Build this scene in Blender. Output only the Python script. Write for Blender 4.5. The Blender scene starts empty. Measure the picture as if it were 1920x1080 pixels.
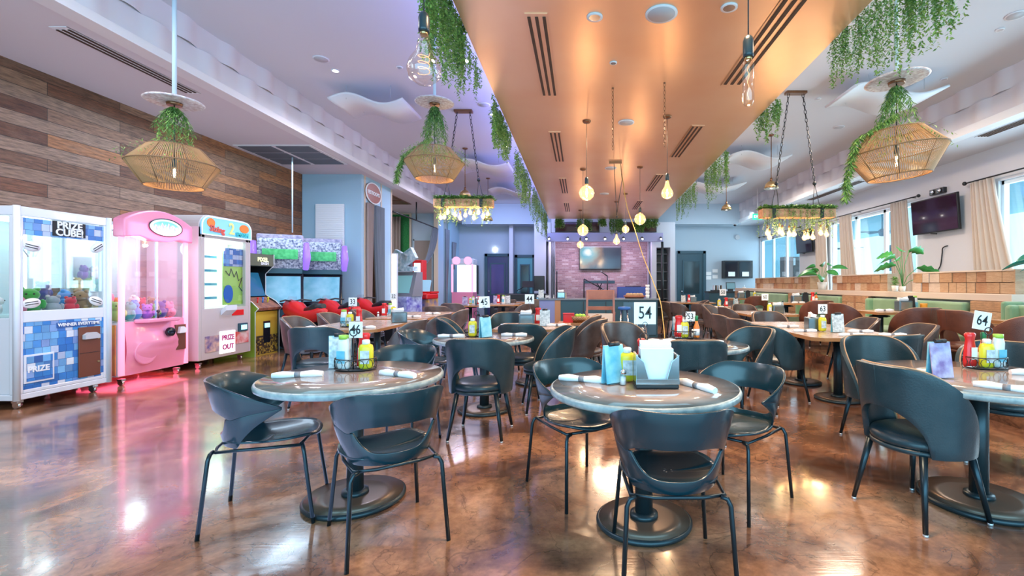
import bpy, math, random
from mathutils import Vector, Matrix
R = math.radians; PI = math.pi
random.seed(7)
F, CX, CY, H = 880.0, 1090.0, 533.0, 1.3          # focal length in pixels, vanishing point, eye height
def X(px, Y): return (px - CX) * Y / F
def Z(py, Y): return H - (py - CY) * Y / F
S = bpy.context.scene
C = S.collection
# ------------------------------------------------------------------ camera, world, lights, exposure
cam = bpy.data.cameras.new('camera'); co = bpy.data.objects.new('camera', cam); C.objects.link(co)
co.location = (0, 0, H); co.rotation_euler = (R(90), 0, 0)
cam.sensor_width = 36; cam.lens = F / 1920 * 36
cam.shift_x = (960 - CX) / 1920; cam.shift_y = (CY - 540) / 1920
cam.clip_start = 0.05
S.camera = co
S.view_settings.view_transform = 'Standard'; S.view_settings.look = 'None'
S.view_settings.gamma = 1; S.view_settings.use_curve_mapping = False
S.view_settings.exposure = 0.40
S.cycles.use_denoising = True
S.cycles.max_bounces = 7; S.cycles.diffuse_bounces = 4; S.cycles.glossy_bounces = 3
S.cycles.transparent_max_bounces = 12; S.cycles.transmission_bounces = 3
S.cycles.sample_clamp_indirect = 4; S.cycles.caustics_reflective = False; S.cycles.caustics_refractive = False
W = bpy.data.worlds.new('world'); S.world = W; W.use_nodes = True
bg = W.node_tree.nodes['Background']; bg.inputs[0].default_value = (0.40, 0.80, 1.0, 1); bg.inputs[1].default_value = 1.7
def area(name, loc, rot, sx, sy, power, col, spread=180):
    l = bpy.data.lights.new(name, 'AREA'); l.shape = 'RECTANGLE'; l.size = sx; l.size_y = sy
    l.energy = power; l.color = col; l.spread = R(spread)
    o = bpy.data.objects.new(name, l); C.objects.link(o); o.location = loc; o.rotation_euler = [R(a) for a in rot]
    return o
def point(name, loc, power, col, r=0.05):
    l = bpy.data.lights.new(name, 'POINT'); l.energy = power; l.color = col; l.shadow_soft_size = r
    o = bpy.data.objects.new(name, l); C.objects.link(o); o.location = loc; return o
def spot(name, loc, power, col, ang=100, r=0.05, rot=(0, 0, 0)):
    l = bpy.data.lights.new(name, 'SPOT'); l.energy = power; l.color = col; l.spot_size = R(ang); l.spot_blend = 0.8; l.shadow_soft_size = r
    o = bpy.data.objects.new(name, l); C.objects.link(o); o.location = loc; o.rotation_euler = [R(a) for a in rot]; return o
# daylight: the storefront behind the camera and the window wall on the right
area('storefront_daylight', (0.5, -2.2, 2.0), (90, 0, 0), 11, 3.2, 340, (0.30, 0.72, 1.0))
area('window_daylight', (8.3, 6.3, 2.0), (90, 0, 90), 4.4, 2.4, 260, (0.62, 0.86, 1.0))
area('window_daylight', (8.3, 12.4, 2.0), (90, 0, 90), 3.6, 2.4, 220, (0.62, 0.86, 1.0))
area('window_daylight', (8.3, 18.2, 2.0), (90, 0, 90), 3.6, 2.4, 150, (0.62, 0.86, 1.0))
# cove strips lying on top of the copper ceiling box and of the bulkhead, shining up
area('cove_light', (-0.6, 9.5, 3.95), (180, 0, 0), 0.25, 15, 420, (0.30, 0.34, 1.0))
area('cove_light', (2.5, 9.5, 3.95), (180, 0, 0), 0.25, 15, 60, (1.0, 0.82, 0.66))
# house downlights over the floor
for (x, y, p, c) in [(-3.9, 3.0, 60, (.86, .82, .90)), (-3.4, 8.0, 70, (.78, .78, 1)), (-3.4, 13.5, 80, (.80, .75, 1)),
                     (0.7, 2.4, 95, (1, .66, .40)), (0.7, 7.0, 100, (1, .66, .40)), (0.7, 12.0, 80, (1, .70, .48)),
                     (4.2, 3.4, 85, (1, .72, .50)), (4.6, 8.0, 85, (1, .78, .60)), (5.0, 13.5, 85, (1, .86, .74))]:
    z = 3.62 if -0.9 < x < 2.3 else 4.15
    area('house_light', (x, y, z), (0, 0, 0), .8, .8, p, c).data.shape = 'DISK'
area('soffit_fill', (-5.6, 3.0, 3.8), (0, 0, 0), 0.6, 3.0, 40, (.95, .85, .85))  # unseen fill lamps added under the games-side soffit
area('soffit_fill', (-5.6, 8.0, 3.8), (0, 0, 0), 0.6, 3.0, 45, (.60, .80, 1))
area('bounce_fill', (-2.6, 6.0, 0.03), (180, 0, 0), 3.0, 10, 85, (.42, .58, 1.0))  # added upward lamp near the floor, tints the left ceiling lilac
area('alcove_fill', (-6.9, 14.6, 3.7), (0, 0, 0), 1.5, 3, 45, (.9, .95, 1))  # unseen lamp added to brighten the pale walls behind the opening
area('corridor_fill', (-5.7, 11.8, 3.7), (0, 0, 0), .4, .4, 6, (1, .75, .5))  # unseen warm lamp added inside the restroom corridor
area('stage_light', (0.7, 18.34, 3.0), (28, 0, 0), 3.6, 0.15, 55, (.85, .66, 1.0))
area('rear_light', (-3.0, 17.5, 4.2), (30, 0, 0), 3, 0.5, 60, (.42, .52, 1.0))
area('rear_light', (5.2, 17.5, 3.9), (30, 0, 0), 3, 0.5, 34, (.65, .85, 1.0))
# ------------------------------------------------------------------ scene helpers
def tag(o, label=None, cat=None, group=None, kind=None):
    if label: o['label'] = label
    if cat: o['category'] = cat
    if group: o['group'] = group
    if kind: o['kind'] = kind
    return o
def thing(name, label, cat, loc=(0, 0, 0), rz=0, group=None):
    o = bpy.data.objects.new(name, None); C.objects.link(o); o.empty_display_size = 0.1
    o.location = loc; o.rotation_euler = (0, 0, R(rz)); return tag(o, label, cat, group)
def copy_tree(o, parent=None):
    c = o.copy(); C.objects.link(c); c.parent = parent
    for ch in list(o.children): copy_tree(ch, c)
    return c
def dup(o, loc, rz, label, group=None):
    c = copy_tree(o); c.location = loc; c.rotation_euler = (0, 0, R(rz)); c['label'] = label
    if group: c['group'] = group
    return c
class MB:
    def __init__(s): s.v = []; s.f = []; s.m = []; s.s = []; s.M = None
    def av(s, p):
        p = Vector(p)
        if s.M is not None: p = s.M @ p
        s.v.append(p); return len(s.v) - 1
    def af(s, idx, mi=0, sm=False): s.f.append(tuple(idx)); s.m.append(mi); s.s.append(sm)
    def box(s, x0, x1, y0, y1, z0, z1, mi=0):
        i = [s.av(p) for p in ((x0,y0,z0),(x1,y0,z0),(x1,y1,z0),(x0,y1,z0),(x0,y0,z1),(x1,y0,z1),(x1,y1,z1),(x0,y1,z1))]
        for q in ((0,3,2,1),(4,5,6,7),(0,1,5,4),(1,2,6,5),(2,3,7,6),(3,0,4,7)): s.af([i[k] for k in q], mi)
        return s
    def cbox(s, c, d, mi=0, rz=0, rx=0, ry=0):
        old = s.M; T = Matrix.Translation(c) @ Matrix.Rotation(R(rz), 4, 'Z') @ Matrix.Rotation(R(ry), 4, 'Y') @ Matrix.Rotation(R(rx), 4, 'X')
        s.M = T if old is None else old @ T
        s.box(-d[0]/2, d[0]/2, -d[1]/2, d[1]/2, -d[2]/2, d[2]/2, mi); s.M = old; return s
    def ring(s, c, u, w, r, n): return [s.av(Vector(c) + (u*math.cos(2*PI*k/n) + w*math.sin(2*PI*k/n))*r) for k in range(n)]
    def bridge(s, a, b, mi, sm=True):
        n = len(a)
        for k in range(n): s.af((a[k], a[(k+1) % n], b[(k+1) % n], b[k]), mi, sm)
    def cyl(s, p0, p1, r0, r1=None, n=12, mi=0, cap=True):
        p0, p1 = Vector(p0), Vector(p1); r1 = r0 if r1 is None else r1
        d = (p1-p0).normalized(); u = d.orthogonal().normalized(); w = d.cross(u)
        a = s.ring(p0, u, w, r0, n); b = s.ring(p1, u, w, r1, n); s.bridge(a, b, mi)
        if cap: s.af(a[::-1], mi); s.af(b, mi)
        return s
    def tube(s, pts, r, n=8, mi=0, closed=False, cap=True):
        pts = [Vector(p) for p in pts]; N = len(pts); rs = r if isinstance(r, (list, tuple)) else [r]*N
        prev = None; rings = []; u = None
        for i, p in enumerate(pts):
            a = pts[i-1] if (i > 0 or closed) else p; b = pts[(i+1) % N] if (i < N-1 or closed) else p
            d = (b-a).normalized()
            if u is None: u = d.orthogonal().normalized()
            else:
                u = u - d*u.dot(d)
                u = u.normalized() if u.length > 1e-6 else d.orthogonal().normalized()
            rings.append(s.ring(p, u, d.cross(u), rs[i], n))
        for i in range(N-1): s.bridge(rings[i], rings[i+1], mi)
        if closed: s.bridge(rings[-1], rings[0], mi)
        elif cap: s.af(rings[0][::-1], mi); s.af(rings[-1], mi)
        return s
    def lathe(s, prof, c=(0,0,0), n=24, mi=0, sx=1, sy=1, sm=True, a0=0):
        rings = []
        for (r, z) in prof:
            rings.append([s.av((c[0]+sx*r*math.cos(a0+2*PI*k/n), c[1]+sy*r*math.sin(a0+2*PI*k/n), c[2]+z)) for k in range(n)])
        for i in range(len(rings)-1): s.bridge(rings[i], rings[i+1], mi, sm)
        if prof[0][0] > 1e-4: s.af(rings[0][::-1], mi)
        if prof[-1][0] > 1e-4: s.af(rings[-1], mi)
        return s
    def sph(s, c, r, n=12, mi=0):
        r = (r, r, r) if not isinstance(r, (tuple, list)) else r; m = max(4, n//2)
        rings = [[s.av((c[0]+r[0]*math.sin(PI*i/m)*math.cos(2*PI*k/n), c[1]+r[1]*math.sin(PI*i/m)*math.sin(2*PI*k/n), c[2]-r[2]*math.cos(PI*i/m))) for k in range(n)] for i in range(1, m)]
        for i in range(len(rings)-1): s.bridge(rings[i], rings[i+1], mi)
        a = s.av((c[0], c[1], c[2]-r[2])); b = s.av((c[0], c[1], c[2]+r[2]))
        for k in range(n): s.af((a, rings[0][(k+1) % n], rings[0][k]), mi, True); s.af((b, rings[-1][k], rings[-1][(k+1) % n]), mi, True)
        return s
    def grid(s, fn, nu, nv, mi=0, sm=True, hole=None):
        I = [[s.av(fn(i/nu, j/nv)) for j in range(nv+1)] for i in range(nu+1)]
        for i in range(nu):
            for j in range(nv):
                if hole and hole((i+.5)/nu, (j+.5)/nv): continue
                s.af((I[i][j], I[i+1][j], I[i+1][j+1], I[i][j+1]), mi, sm)
        return s
    def prism(s, pts, d, mi=0):                     # planar outline pushed along d
        d = Vector(d); a = [s.av(p) for p in pts]; b = [s.av(Vector(p)+d) for p in pts]
        s.af(a[::-1], mi); s.af(b, mi); n = len(a)
        for k in range(n): s.af((a[k], a[(k+1) % n], b[(k+1) % n], b[k]), mi)
        return s
    def quad(s, a, b, c, d, mi=0, sm=False): s.af([s.av(p) for p in (a, b, c, d)], mi, sm); return s
    def build(s, name, mats, parent=None, solid=0, bev=0, sub=0, bake=False, off=-1, seg=2, fix=True):
        me = bpy.data.meshes.new(name); me.from_pydata([tuple(p) for p in s.v], [], s.f)
        mats = mats if isinstance(mats, (list, tuple)) else [mats]
        for m in mats: me.materials.append(m)
        me.polygons.foreach_set('material_index', s.m); me.polygons.foreach_set('use_smooth', s.s); me.update()
        o = bpy.data.objects.new(name, me); C.objects.link(o)
        if parent is not None: o.parent = parent
        if solid: q = o.modifiers.new('s', 'SOLIDIFY'); q.thickness = solid; q.offset = off
        if bev: q = o.modifiers.new('b', 'BEVEL'); q.width = bev; q.segments = seg; q.limit_method = 'ANGLE'; q.angle_limit = R(50)
        if sub: q = o.modifiers.new('u', 'SUBSURF'); q.levels = sub; q.render_levels = sub
        if solid or bev or sub:
            bpy.context.view_layer.update()
            dg = bpy.context.evaluated_depsgraph_get(); m2 = bpy.data.meshes.new_from_object(o.evaluated_get(dg))
            o.modifiers.clear(); o.data = m2; m2.name = name
        return o
def struct(name, mb, m, **k):
    o = mb.build(name, m, **k); o['kind'] = 'structure'; return o
def text(name, body, size, loc, rot, m, parent, ext=0.002, sx=1.0, bold=0.0, sp=1.0, align='CENTER'):
    cu = bpy.data.curves.new(name, 'FONT'); cu.body = body; cu.size = size; cu.extrude = ext; cu.align_x = align; cu.align_y = 'CENTER'
    cu.offset = bold; cu.space_line = 0.85; cu.space_character = sp; cu.resolution_u = 3
    cu.materials.append(m)
    q = bpy.data.objects.new(name, cu); C.objects.link(q); bpy.context.view_layer.update()
    me = bpy.data.meshes.new_from_object(q.evaluated_get(bpy.context.evaluated_depsgraph_get())); bpy.data.objects.remove(q); me.name = name
    o = bpy.data.objects.new(name, me); C.objects.link(o); o.location = loc; o.rotation_euler = [R(a) for a in rot]; o.scale = (sx, 1, 1)
    if parent is not None: o.parent = parent
    return o
# ------------------------------------------------------------------ material helpers
def mat(name, col=(.8,.8,.8), rough=.5, metal=0, emis=None, es=0, spec=.5, var=None, vscale=6, bump=0, bscale=40, coat=0, sheen=0, stretch=None):
    m = bpy.data.materials.new(name); m.use_nodes = True; nt = m.node_tree; b = nt.nodes['Principled BSDF']
    b.inputs['Base Color'].default_value = (*col, 1); b.inputs['Roughness'].default_value = rough; b.inputs['Metallic'].default_value = metal
    b.inputs['Specular IOR Level'].default_value = spec; b.inputs['Coat Weight'].default_value = coat; b.inputs['Sheen Weight'].default_value = sheen
    if emis: b.inputs['Emission Color'].default_value = (*emis, 1); b.inputs['Emission Strength'].default_value = es
    if var or bump:
        tc = nt.nodes.new('ShaderNodeTexCoord'); mp = nt.nodes.new('ShaderNodeMapping'); nt.links.new(tc.outputs['Object'], mp.inputs[0])
        if stretch: mp.inputs['Scale'].default_value = stretch
    if var:
        n = nt.nodes.new('ShaderNodeTexNoise'); n.inputs['Scale'].default_value = vscale; n.inputs['Detail'].default_value = 6
        r = nt.nodes.new('ShaderNodeValToRGB'); r.color_ramp.elements[0].position = .32; r.color_ramp.elements[1].position = .68
        r.color_ramp.elements[0].color = (*col, 1); r.color_ramp.elements[1].color = (*var, 1)
        nt.links.new(mp.outputs[0], n.inputs['Vector']); nt.links.new(n.outputs['Fac'], r.inputs[0]); nt.links.new(r.outputs[0], b.inputs['Base Color'])
    if bump:
        n = nt.nodes.new('ShaderNodeTexNoise'); n.inputs['Scale'].default_value = bscale; n.inputs['Detail'].default_value = 4
        bp = nt.nodes.new('ShaderNodeBump'); bp.inputs['Strength'].default_value = bump; bp.inputs['Distance'].default_value = .01
        nt.links.new(mp.outputs[0], n.inputs['Vector']); nt.links.new(n.outputs['Fac'], bp.inputs['Height']); nt.links.new(bp.outputs[0], b.inputs['Normal'])
    return m
def glass(name, tint=(1,1,1), refl=.12, rough=.02):
    m = bpy.data.materials.new(name); m.use_nodes = True; nt = m.node_tree; nt.nodes.clear()
    o = nt.nodes.new('ShaderNodeOutputMaterial'); mx = nt.nodes.new('ShaderNodeMixShader'); t = nt.nodes.new('ShaderNodeBsdfTransparent'); g = nt.nodes.new('ShaderNodeBsdfGlossy')
    lw = nt.nodes.new('ShaderNodeLayerWeight'); lw.inputs[0].default_value = .18
    mr = nt.nodes.new('ShaderNodeMapRange'); mr.inputs['To Min'].default_value = refl; mr.inputs['To Max'].default_value = .45
    t.inputs[0].default_value = (*tint, 1); g.inputs['Roughness'].default_value = rough
    nt.links.new(lw.outputs['Facing'], mr.inputs['Value']); nt.links.new(mr.outputs[0], mx.inputs[0])
    nt.links.new(t.outputs[0], mx.inputs[1]); nt.links.new(g.outputs[0], mx.inputs[2]); nt.links.new(mx.outputs[0], o.inputs[0]); return m
def brickmat(name, cols, w, h, axes='YZ', mortar=.006, mcol=(.02,.015,.01), rough=.6, grain=.5, gstretch=(1,1,1), bump=.5, off=.5, gscale=6, wear=None):
    m = bpy.data.materials.new(name); m.use_nodes = True; nt = m.node_tree; N = nt.nodes.new; L = nt.links.new; b = nt.nodes['Principled BSDF']
    tc = N('ShaderNodeTexCoord'); sp = N('ShaderNodeSeparateXYZ'); cb = N('ShaderNodeCombineXYZ'); L(tc.outputs['Object'], sp.inputs[0])
    L(sp.outputs[axes[0]], cb.inputs[0]); L(sp.outputs[axes[1]], cb.inputs[1])
    br = N('ShaderNodeTexBrick'); br.inputs['Color1'].default_value = (0,0,0,1); br.inputs['Color2'].default_value = (1,1,1,1); br.inputs['Mortar'].default_value = (0,0,0,1)
    br.inputs['Scale'].default_value = 1; br.inputs['Brick Width'].default_value = w; br.inputs['Row Height'].default_value = h; br.inputs['Mortar Size'].default_value = mortar
    br.inputs['Mortar Smooth'].default_value = .1; br.offset = off; br.offset_frequency = 2; L(cb.outputs[0], br.inputs['Vector'])
    rp = N('ShaderNodeValToRGB'); rp.color_ramp.interpolation = 'LINEAR'; n = len(cols)
    while len(rp.color_ramp.elements) < n: rp.color_ramp.elements.new(.5)
    for i, c in enumerate(cols): rp.color_ramp.elements[i].position = i/(n-1); rp.color_ramp.elements[i].color = (*c, 1)
    L(br.outputs['Color'], rp.inputs[0])
    mp = N('ShaderNodeMapping'); mp.inputs['Scale'].default_value = gstretch; L(cb.outputs[0], mp.inputs[0])
    ns = N('ShaderNodeTexNoise'); ns.inputs['Scale'].default_value = gscale; ns.inputs['Detail'].default_value = 8; ns.inputs['Roughness'].default_value = .65; L(mp.outputs[0], ns.inputs['Vector'])
    mr = N('ShaderNodeMapRange'); mr.inputs['From Min'].default_value = .3; mr.inputs['From Max'].default_value = .7; mr.inputs['To Min'].default_value = 1-grain; mr.inputs['To Max'].default_value = 1+grain; L(ns.outputs['Fac'], mr.inputs['Value'])
    mu = N('ShaderNodeVectorMath'); mu.operation = 'SCALE'; L(rp.outputs[0], mu.inputs[0]); L(mr.outputs[0], mu.inputs['Scale'])
    if wear:
        w1 = N('ShaderNodeTexNoise'); w1.inputs['Scale'].default_value = 2.6; w1.inputs['Detail'].default_value = 9; w1.inputs['Roughness'].default_value = .75
        wm = N('ShaderNodeMapping'); wm.inputs['Scale'].default_value = (.8,2.4,1); L(cb.outputs[0], wm.inputs[0]); L(wm.outputs[0], w1.inputs['Vector'])
        wr = N('ShaderNodeMapRange'); wr.inputs['From Min'].default_value = .50; wr.inputs['From Max'].default_value = .68; wr.inputs['To Max'].default_value = .5; L(w1.outputs['Fac'], wr.inputs['Value'])
        wx = N('ShaderNodeMix'); wx.data_type = 'RGBA'; L(wr.outputs[0], wx.inputs['Factor']); L(mu.outputs[0], wx.inputs['A']); wx.inputs['B'].default_value = (*wear, 1); mu = wx; mo = wx.outputs['Result']
    else: mo = mu.outputs[0]
    mx = N('ShaderNodeMix'); mx.data_type = 'RGBA'; L(br.outputs['Fac'], mx.inputs['Factor']); L(mo, mx.inputs['A']); mx.inputs['B'].default_value = (*mcol, 1)
    L(mx.outputs['Result'], b.inputs['Base Color']); b.inputs['Roughness'].default_value = rough
    sb = N('ShaderNodeMath'); sb.operation = 'SUBTRACT'; L(ns.outputs['Fac'], sb.inputs[0]); L(br.outputs['Fac'], sb.inputs[1])
    bp = N('ShaderNodeBump'); bp.inputs['Strength'].default_value = bump; bp.inputs['Distance'].default_value = .01; L(sb.outputs[0], bp.inputs['Height']); L(bp.outputs[0], b.inputs['Normal'])
    return m
M = {}
M['wall_pale'] = mat('wall_pale', (.60,.62,.68), .7); M['wall_blue'] = mat('wall_blue', (.36,.54,.66), .7); M['wall_back'] = mat('wall_back', (.42,.50,.57), .7)
M['wall_right'] = mat('wall_right', (.68,.68,.72), .7); M['white'] = mat('white', (.82,.82,.84), .6); M['ceil'] = mat('ceil', (.66,.66,.70), .8)
M['black'] = mat('black', (.012,.013,.016), .4); M['blackgloss'] = mat('blackgloss', (.01,.012,.02), .12); M['dark_teal'] = mat('dark_teal', (.02,.07,.10), .4)
M['chrome'] = mat('chrome', (.75,.75,.78), .2, 1); M['grey'] = mat('grey', (.22,.22,.24), .5); M['lgrey'] = mat('lgrey', (.5,.5,.52), .5)
M['brass'] = mat('brass', (.55,.38,.18), .3, 1); M['bronze'] = mat('bronze', (.25,.12,.06), .35, .8)
M['glass'] = glass('glass', (.97,.99,1), .05); M['bulb_glass'] = glass('bulb_glass', (1,.96,.90), .08)
M['filament'] = mat('filament', (1,.7,.4), .5, emis=(1,.62,.28), es=40); M['filament_dim'] = mat('filament_dim', (.5,.3,.2), .5, emis=(1,.5,.2), es=1.2)
M['lamp_white'] = mat('lamp_white', (1,1,1), .5, emis=(1,.95,.88), es=14)
M['green'] = mat('green', (.12,.30,.05), .5, var=(.34,.52,.14), vscale=20); M['green2'] = mat('green2', (.05,.17,.04), .5, var=(.16,.30,.08), vscale=20)
M['leafb'] = mat('leafb', (.02,.20,.04), .35, var=(.06,.34,.07), vscale=10)
M['paper'] = mat('paper', (.85,.87,.88), .6); M['napkin'] = mat('napkin', (.86,.86,.88), .8)
M['red'] = mat('red', (.65,.02,.02), .25); M['yellow'] = mat('yellow', (.70,.62,.03), .3); M['orange'] = mat('orange', (.8,.22,.03), .4); M['dgreen'] = mat('dgreen', (.02,.22,.08), .5)
M['blue'] = mat('blue', (.03,.16,.55), .4); M['cyan'] = mat('cyan', (.10,.45,.62), .4)
# ================================================================== ROOM SHELL
XL, XO, XB, XR, YB, YF = -6.6, -5.2, -4.86, 7.6, 20.0, -2.6     # wood wall, opening wall, bulkhead, window wall, rear wall, storefront
ZS, ZM, ZR = 3.9, 4.58, 3.81
def floor_mat():
    m = bpy.data.materials.new('stained_concrete'); m.use_nodes = True; nt = m.node_tree; N = nt.nodes.new; L = nt.links.new; b = nt.nodes['Principled BSDF']
    tc = N('ShaderNodeTexCoord')
    n1 = N('ShaderNodeTexNoise'); n1.inputs['Scale'].default_value = 1.1; n1.inputs['Detail'].default_value = 9; n1.inputs['Roughness'].default_value = .62; n1.inputs['Distortion'].default_value = .8; L(tc.outputs['Object'], n1.inputs['Vector'])
    rp = N('ShaderNodeValToRGB'); e = rp.color_ramp.elements; e[0].position = .34; e[0].color = (.07,.032,.020,1); e[1].position = .70; e[1].color = (.58,.30,.16,1)
    for p, c in ((.45,(.19,.085,.048,1)), (.55,(.36,.17,.088,1))): q = e.new(p); q.color = c
    L(n1.outputs['Fac'], rp.inputs[0])
    nf = N('ShaderNodeTexNoise'); nf.inputs['Scale'].default_value = 16; nf.inputs['Detail'].default_value = 8; nf.inputs['Roughness'].default_value = .7; L(tc.outputs['Object'], nf.inputs['Vector'])
    mf = N('ShaderNodeMapRange'); mf.inputs['From Min'].default_value = .3; mf.inputs['From Max'].default_value = .7; mf.inputs['To Min'].default_value = .62; mf.inputs['To Max'].default_value = 1.35; L(nf.outputs['Fac'], mf.inputs['Value'])
    nv = N('ShaderNodeTexNoise'); nv.inputs['Scale'].default_value = 2.3; nv.inputs['Detail'].default_value = 5; nv.inputs['Distortion'].default_value = 1.5; L(tc.outputs['Object'], nv.inputs['Vector'])
    s1 = N('ShaderNodeMath'); s1.operation = 'SUBTRACT'; s1.inputs[1].default_value = .5; L(nv.outputs['Fac'], s1.inputs[0]); s2 = N('ShaderNodeMath'); s2.operation = 'ABSOLUTE'; L(s1.outputs[0], s2.inputs[0])
    mv = N('ShaderNodeMapRange'); mv.inputs['From Min'].default_value = 0; mv.inputs['From Max'].default_value = .012; mv.inputs['To Min'].default_value = .55; mv.inputs['To Max'].default_value = 1; L(s2.outputs[0], mv.inputs['Value'])
    s3 = N('ShaderNodeMath'); s3.operation = 'MULTIPLY'; L(mf.outputs[0], s3.inputs[0]); L(mv.outputs[0], s3.inputs[1])
    vm = N('ShaderNodeVectorMath'); vm.operation = 'SCALE'; L(rp.outputs[0], vm.inputs[0]); L(s3.outputs[0], vm.inputs['Scale']); L(vm.outputs[0], b.inputs['Base Color'])
    n2 = N('ShaderNodeTexNoise'); n2.inputs['Scale'].default_value = 7; n2.inputs['Detail'].default_value = 8; L(tc.outputs['Object'], n2.inputs['Vector'])
    mr = N('ShaderNodeMapRange'); mr.inputs['From Min'].default_value = .3; mr.inputs['From Max'].default_value = .7; mr.inputs['To Min'].default_value = .10; mr.inputs['To Max'].default_value = .24; L(n2.outputs['Fac'], mr.inputs['Value']); L(mr.outputs[0], b.inputs['Roughness'])
    mp = N('ShaderNodeMapping'); mp.inputs['Rotation'].default_value = (0,0,.6); mp.inputs['Scale'].default_value = (1.2,26,1); L(tc.outputs['Object'], mp.inputs[0])
    n3 = N('ShaderNodeTexNoise'); n3.inputs['Scale'].default_value = 3; n3.inputs['Detail'].default_value = 6; L(mp.outputs[0], n3.inputs['Vector'])
    bp = N('ShaderNodeBump'); bp.inputs['Strength'].default_value = .10; bp.inputs['Distance'].default_value = .004; L(n3.outputs['Fac'], bp.inputs['Height']); L(bp.outputs[0], b.inputs['Normal'])
    b.inputs['Specular IOR Level'].default_value = .9; b.inputs['Coat Weight'].default_value = .6; b.inputs['Coat Roughness'].default_value = .08
    return m
M['floor'] = floor_mat()
struct('floor', MB().box(-9, XR+.2, YF-.2, YB+.2, -.1, 0), M['floor'])
M['planks'] = brickmat('reclaimed_planks', [(.075,.024,.010),(.17,.066,.030),(.22,.120,.070),(.10,.036,.015),(.24,.150,.10),(.19,.070,.026),(.33,.135,.048),(.14,.070,.038)], 1.45, .158, 'YZ', .0032, (.025,.015,.01), .6, .65, (1.3,10,1), .8, .37, 4.5, (.22,.125,.075))
struct('wall_left', MB().box(XL-.15, XL, YF, 11.1, 0, ZS), M['planks'])
struct('wall_partition', MB().box(XL-.15, XO, 11.1, 11.25, 0, ZS+.7).box(XO-.12, XO, 12.2, 12.85, 0, ZS).box(XO-.12, XO, 17.0, 17.7, 0, ZS).box(XO-.12, XO, 18.7, YB, 0, ZS)
       .box(XO-.12, XO, 11.25, 12.2, 3.27, ZS), M['wall_blue'])
struct('trim_1', MB().box(XO-.13, XO+.012, 11.22, 11.30, 0, ZS).box(XO-.13, XO+.012, 12.15, 12.21, 0, ZS).box(XO-.13, XO+.012, 12.80, 12.87, 0, ZS).box(XO-.13, XO+.012, 16.95, 17.03, 0, ZS), mat('trim_cream', (.62,.50,.38), .6))
M['brownwall'] = mat('brownwall', (.20,.12,.08), .7)
struct('wall_alcove', MB().box(-8.6, XO-.12, 17.25, 17.4, 0, ZS).box(-8.7, -8.6, 11.1, 17.4, 0, ZS), M['wall_back'])
struct('wall_corridor', MB().box(-7.2, XO-.12, 12.3, 12.42, 0, ZS).box(-6.1,-6.0,11.3,12.3,0,ZS), M['brownwall'])
struct('wall_side_room', MB().box(-6.6, XO-.12, 18.75, 18.9, 0, ZS), M['wall_pale'])
# soffit over the games side with its bulkhead
struct('ceiling_soffit_left', MB().box(XL-2.2, XB, YF, YB, ZS, ZS+.06), mat('soffit', (.72,.66,.68), .8))
def wavy(x, y0, y1, z0, z1, sgn):
    n = int((y1-y0)/.055)
    def fn(row):
        def g(u, v):
            y = y0+(y1-y0)*u; z = (z0+z1)/2 + (v-1+row)*(z1-z0)/2
            e = min(1, 9*min(v, 1-v)+.0)
            return (x + sgn*(.01 + .042*max(0, math.sin(2*PI*y/.74 + PI*row))**1.1), y, z)
        return g
    mb = MB()
    mb.grid(fn(0), n, 1, 0); mb.grid(fn(1), n, 1, 0)
    mb.box(min(x, x-sgn*.1), max(x, x-sgn*.1), y0, y1, z0, z1)
    return mb
M['bulk'] = mat('bulk', (.74,.70,.72), .7)
struct('trim_2', wavy(XB, YF, YB-.5, 3.98, ZM, 1), M['bulk'])
struct('trim_3', MB().box(XB-.14, XB+.06, YF, YB-.5, ZS-.012, 3.985), mat('trim_white', (.80,.76,.76), .6))
struct('ceiling', MB().box(XB-.1, 6.6, YF, YB, ZM, ZM+.1), M['ceil'])
# right soffit, bulkhead and the window wall
struct('ceiling_soffit_right', MB().box(6.45, XR+.1, YF, YB, ZR, ZR+.06), M['wall_right'])
struct('trim_4', wavy(6.47, YF, YB-.8, 3.92, ZM, -1), M['bulk'])
struct('trim_5', MB().box(6.40, 6.60, YF, YB-.8, ZR-.012, 3.925), M['white'])
struct('trim_6', MB().box(XB, 6.5, YB-.9, YB-.75, 3.75, ZM), M['wall_back'])
struct('ceiling_rear', MB().box(XB, 6.5, YB-.75, YB, 3.75, 3.81), M['wall_back'])
wins = [(3.2, 8.55), (10.62, 14.3), (16.35, 19.95)]
WZ0, WZ1 = .75, 3.18
mb = MB().box(XR, XR+.2, YF, YB, 0, WZ0).box(XR, XR+.2, YF, YB, WZ1, ZM)
ys = [YF] + [v for w in wins for v in w] + [YB]
for i in range(0, len(ys), 2): mb.box(XR, XR+.2, ys[i], ys[i+1], WZ0, WZ1)
struct('wall_right', mb, M['wall_right'])
M['frame'] = mat('window_white', (.75,.85,.92), .4)
for i, (a, b) in enumerate(wins):
    t = bpy.data.objects.new('window_%d' % (i+1), None); C.objects.link(t); t['kind'] = 'structure'
    mb = MB(); n = 4 if i == 0 else 3; x0, x1 = XR+.06, XR+.14
    for k in range(n+1):
        y = a+(b-a)*k/n; mb.box(x0, x1, max(a, y-.05), min(b, y+.05), WZ0, WZ1)
    mb.box(x0, x1, a, b, WZ0, WZ0+.07).box(x0, x1, a, b, WZ1-.07, WZ1)
    mb.build('window_frame', M['frame'], t)
    MB().box(XR+.09, XR+.10, a+.04, b-.04, WZ0+.05, WZ1-.05).build('window_pane', M['glass'], t)
    MB().box(XR-.05, XR+.06, a-.03, b+.03, WZ0-.04, WZ0).build('window_sill', M['white'], t)
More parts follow.
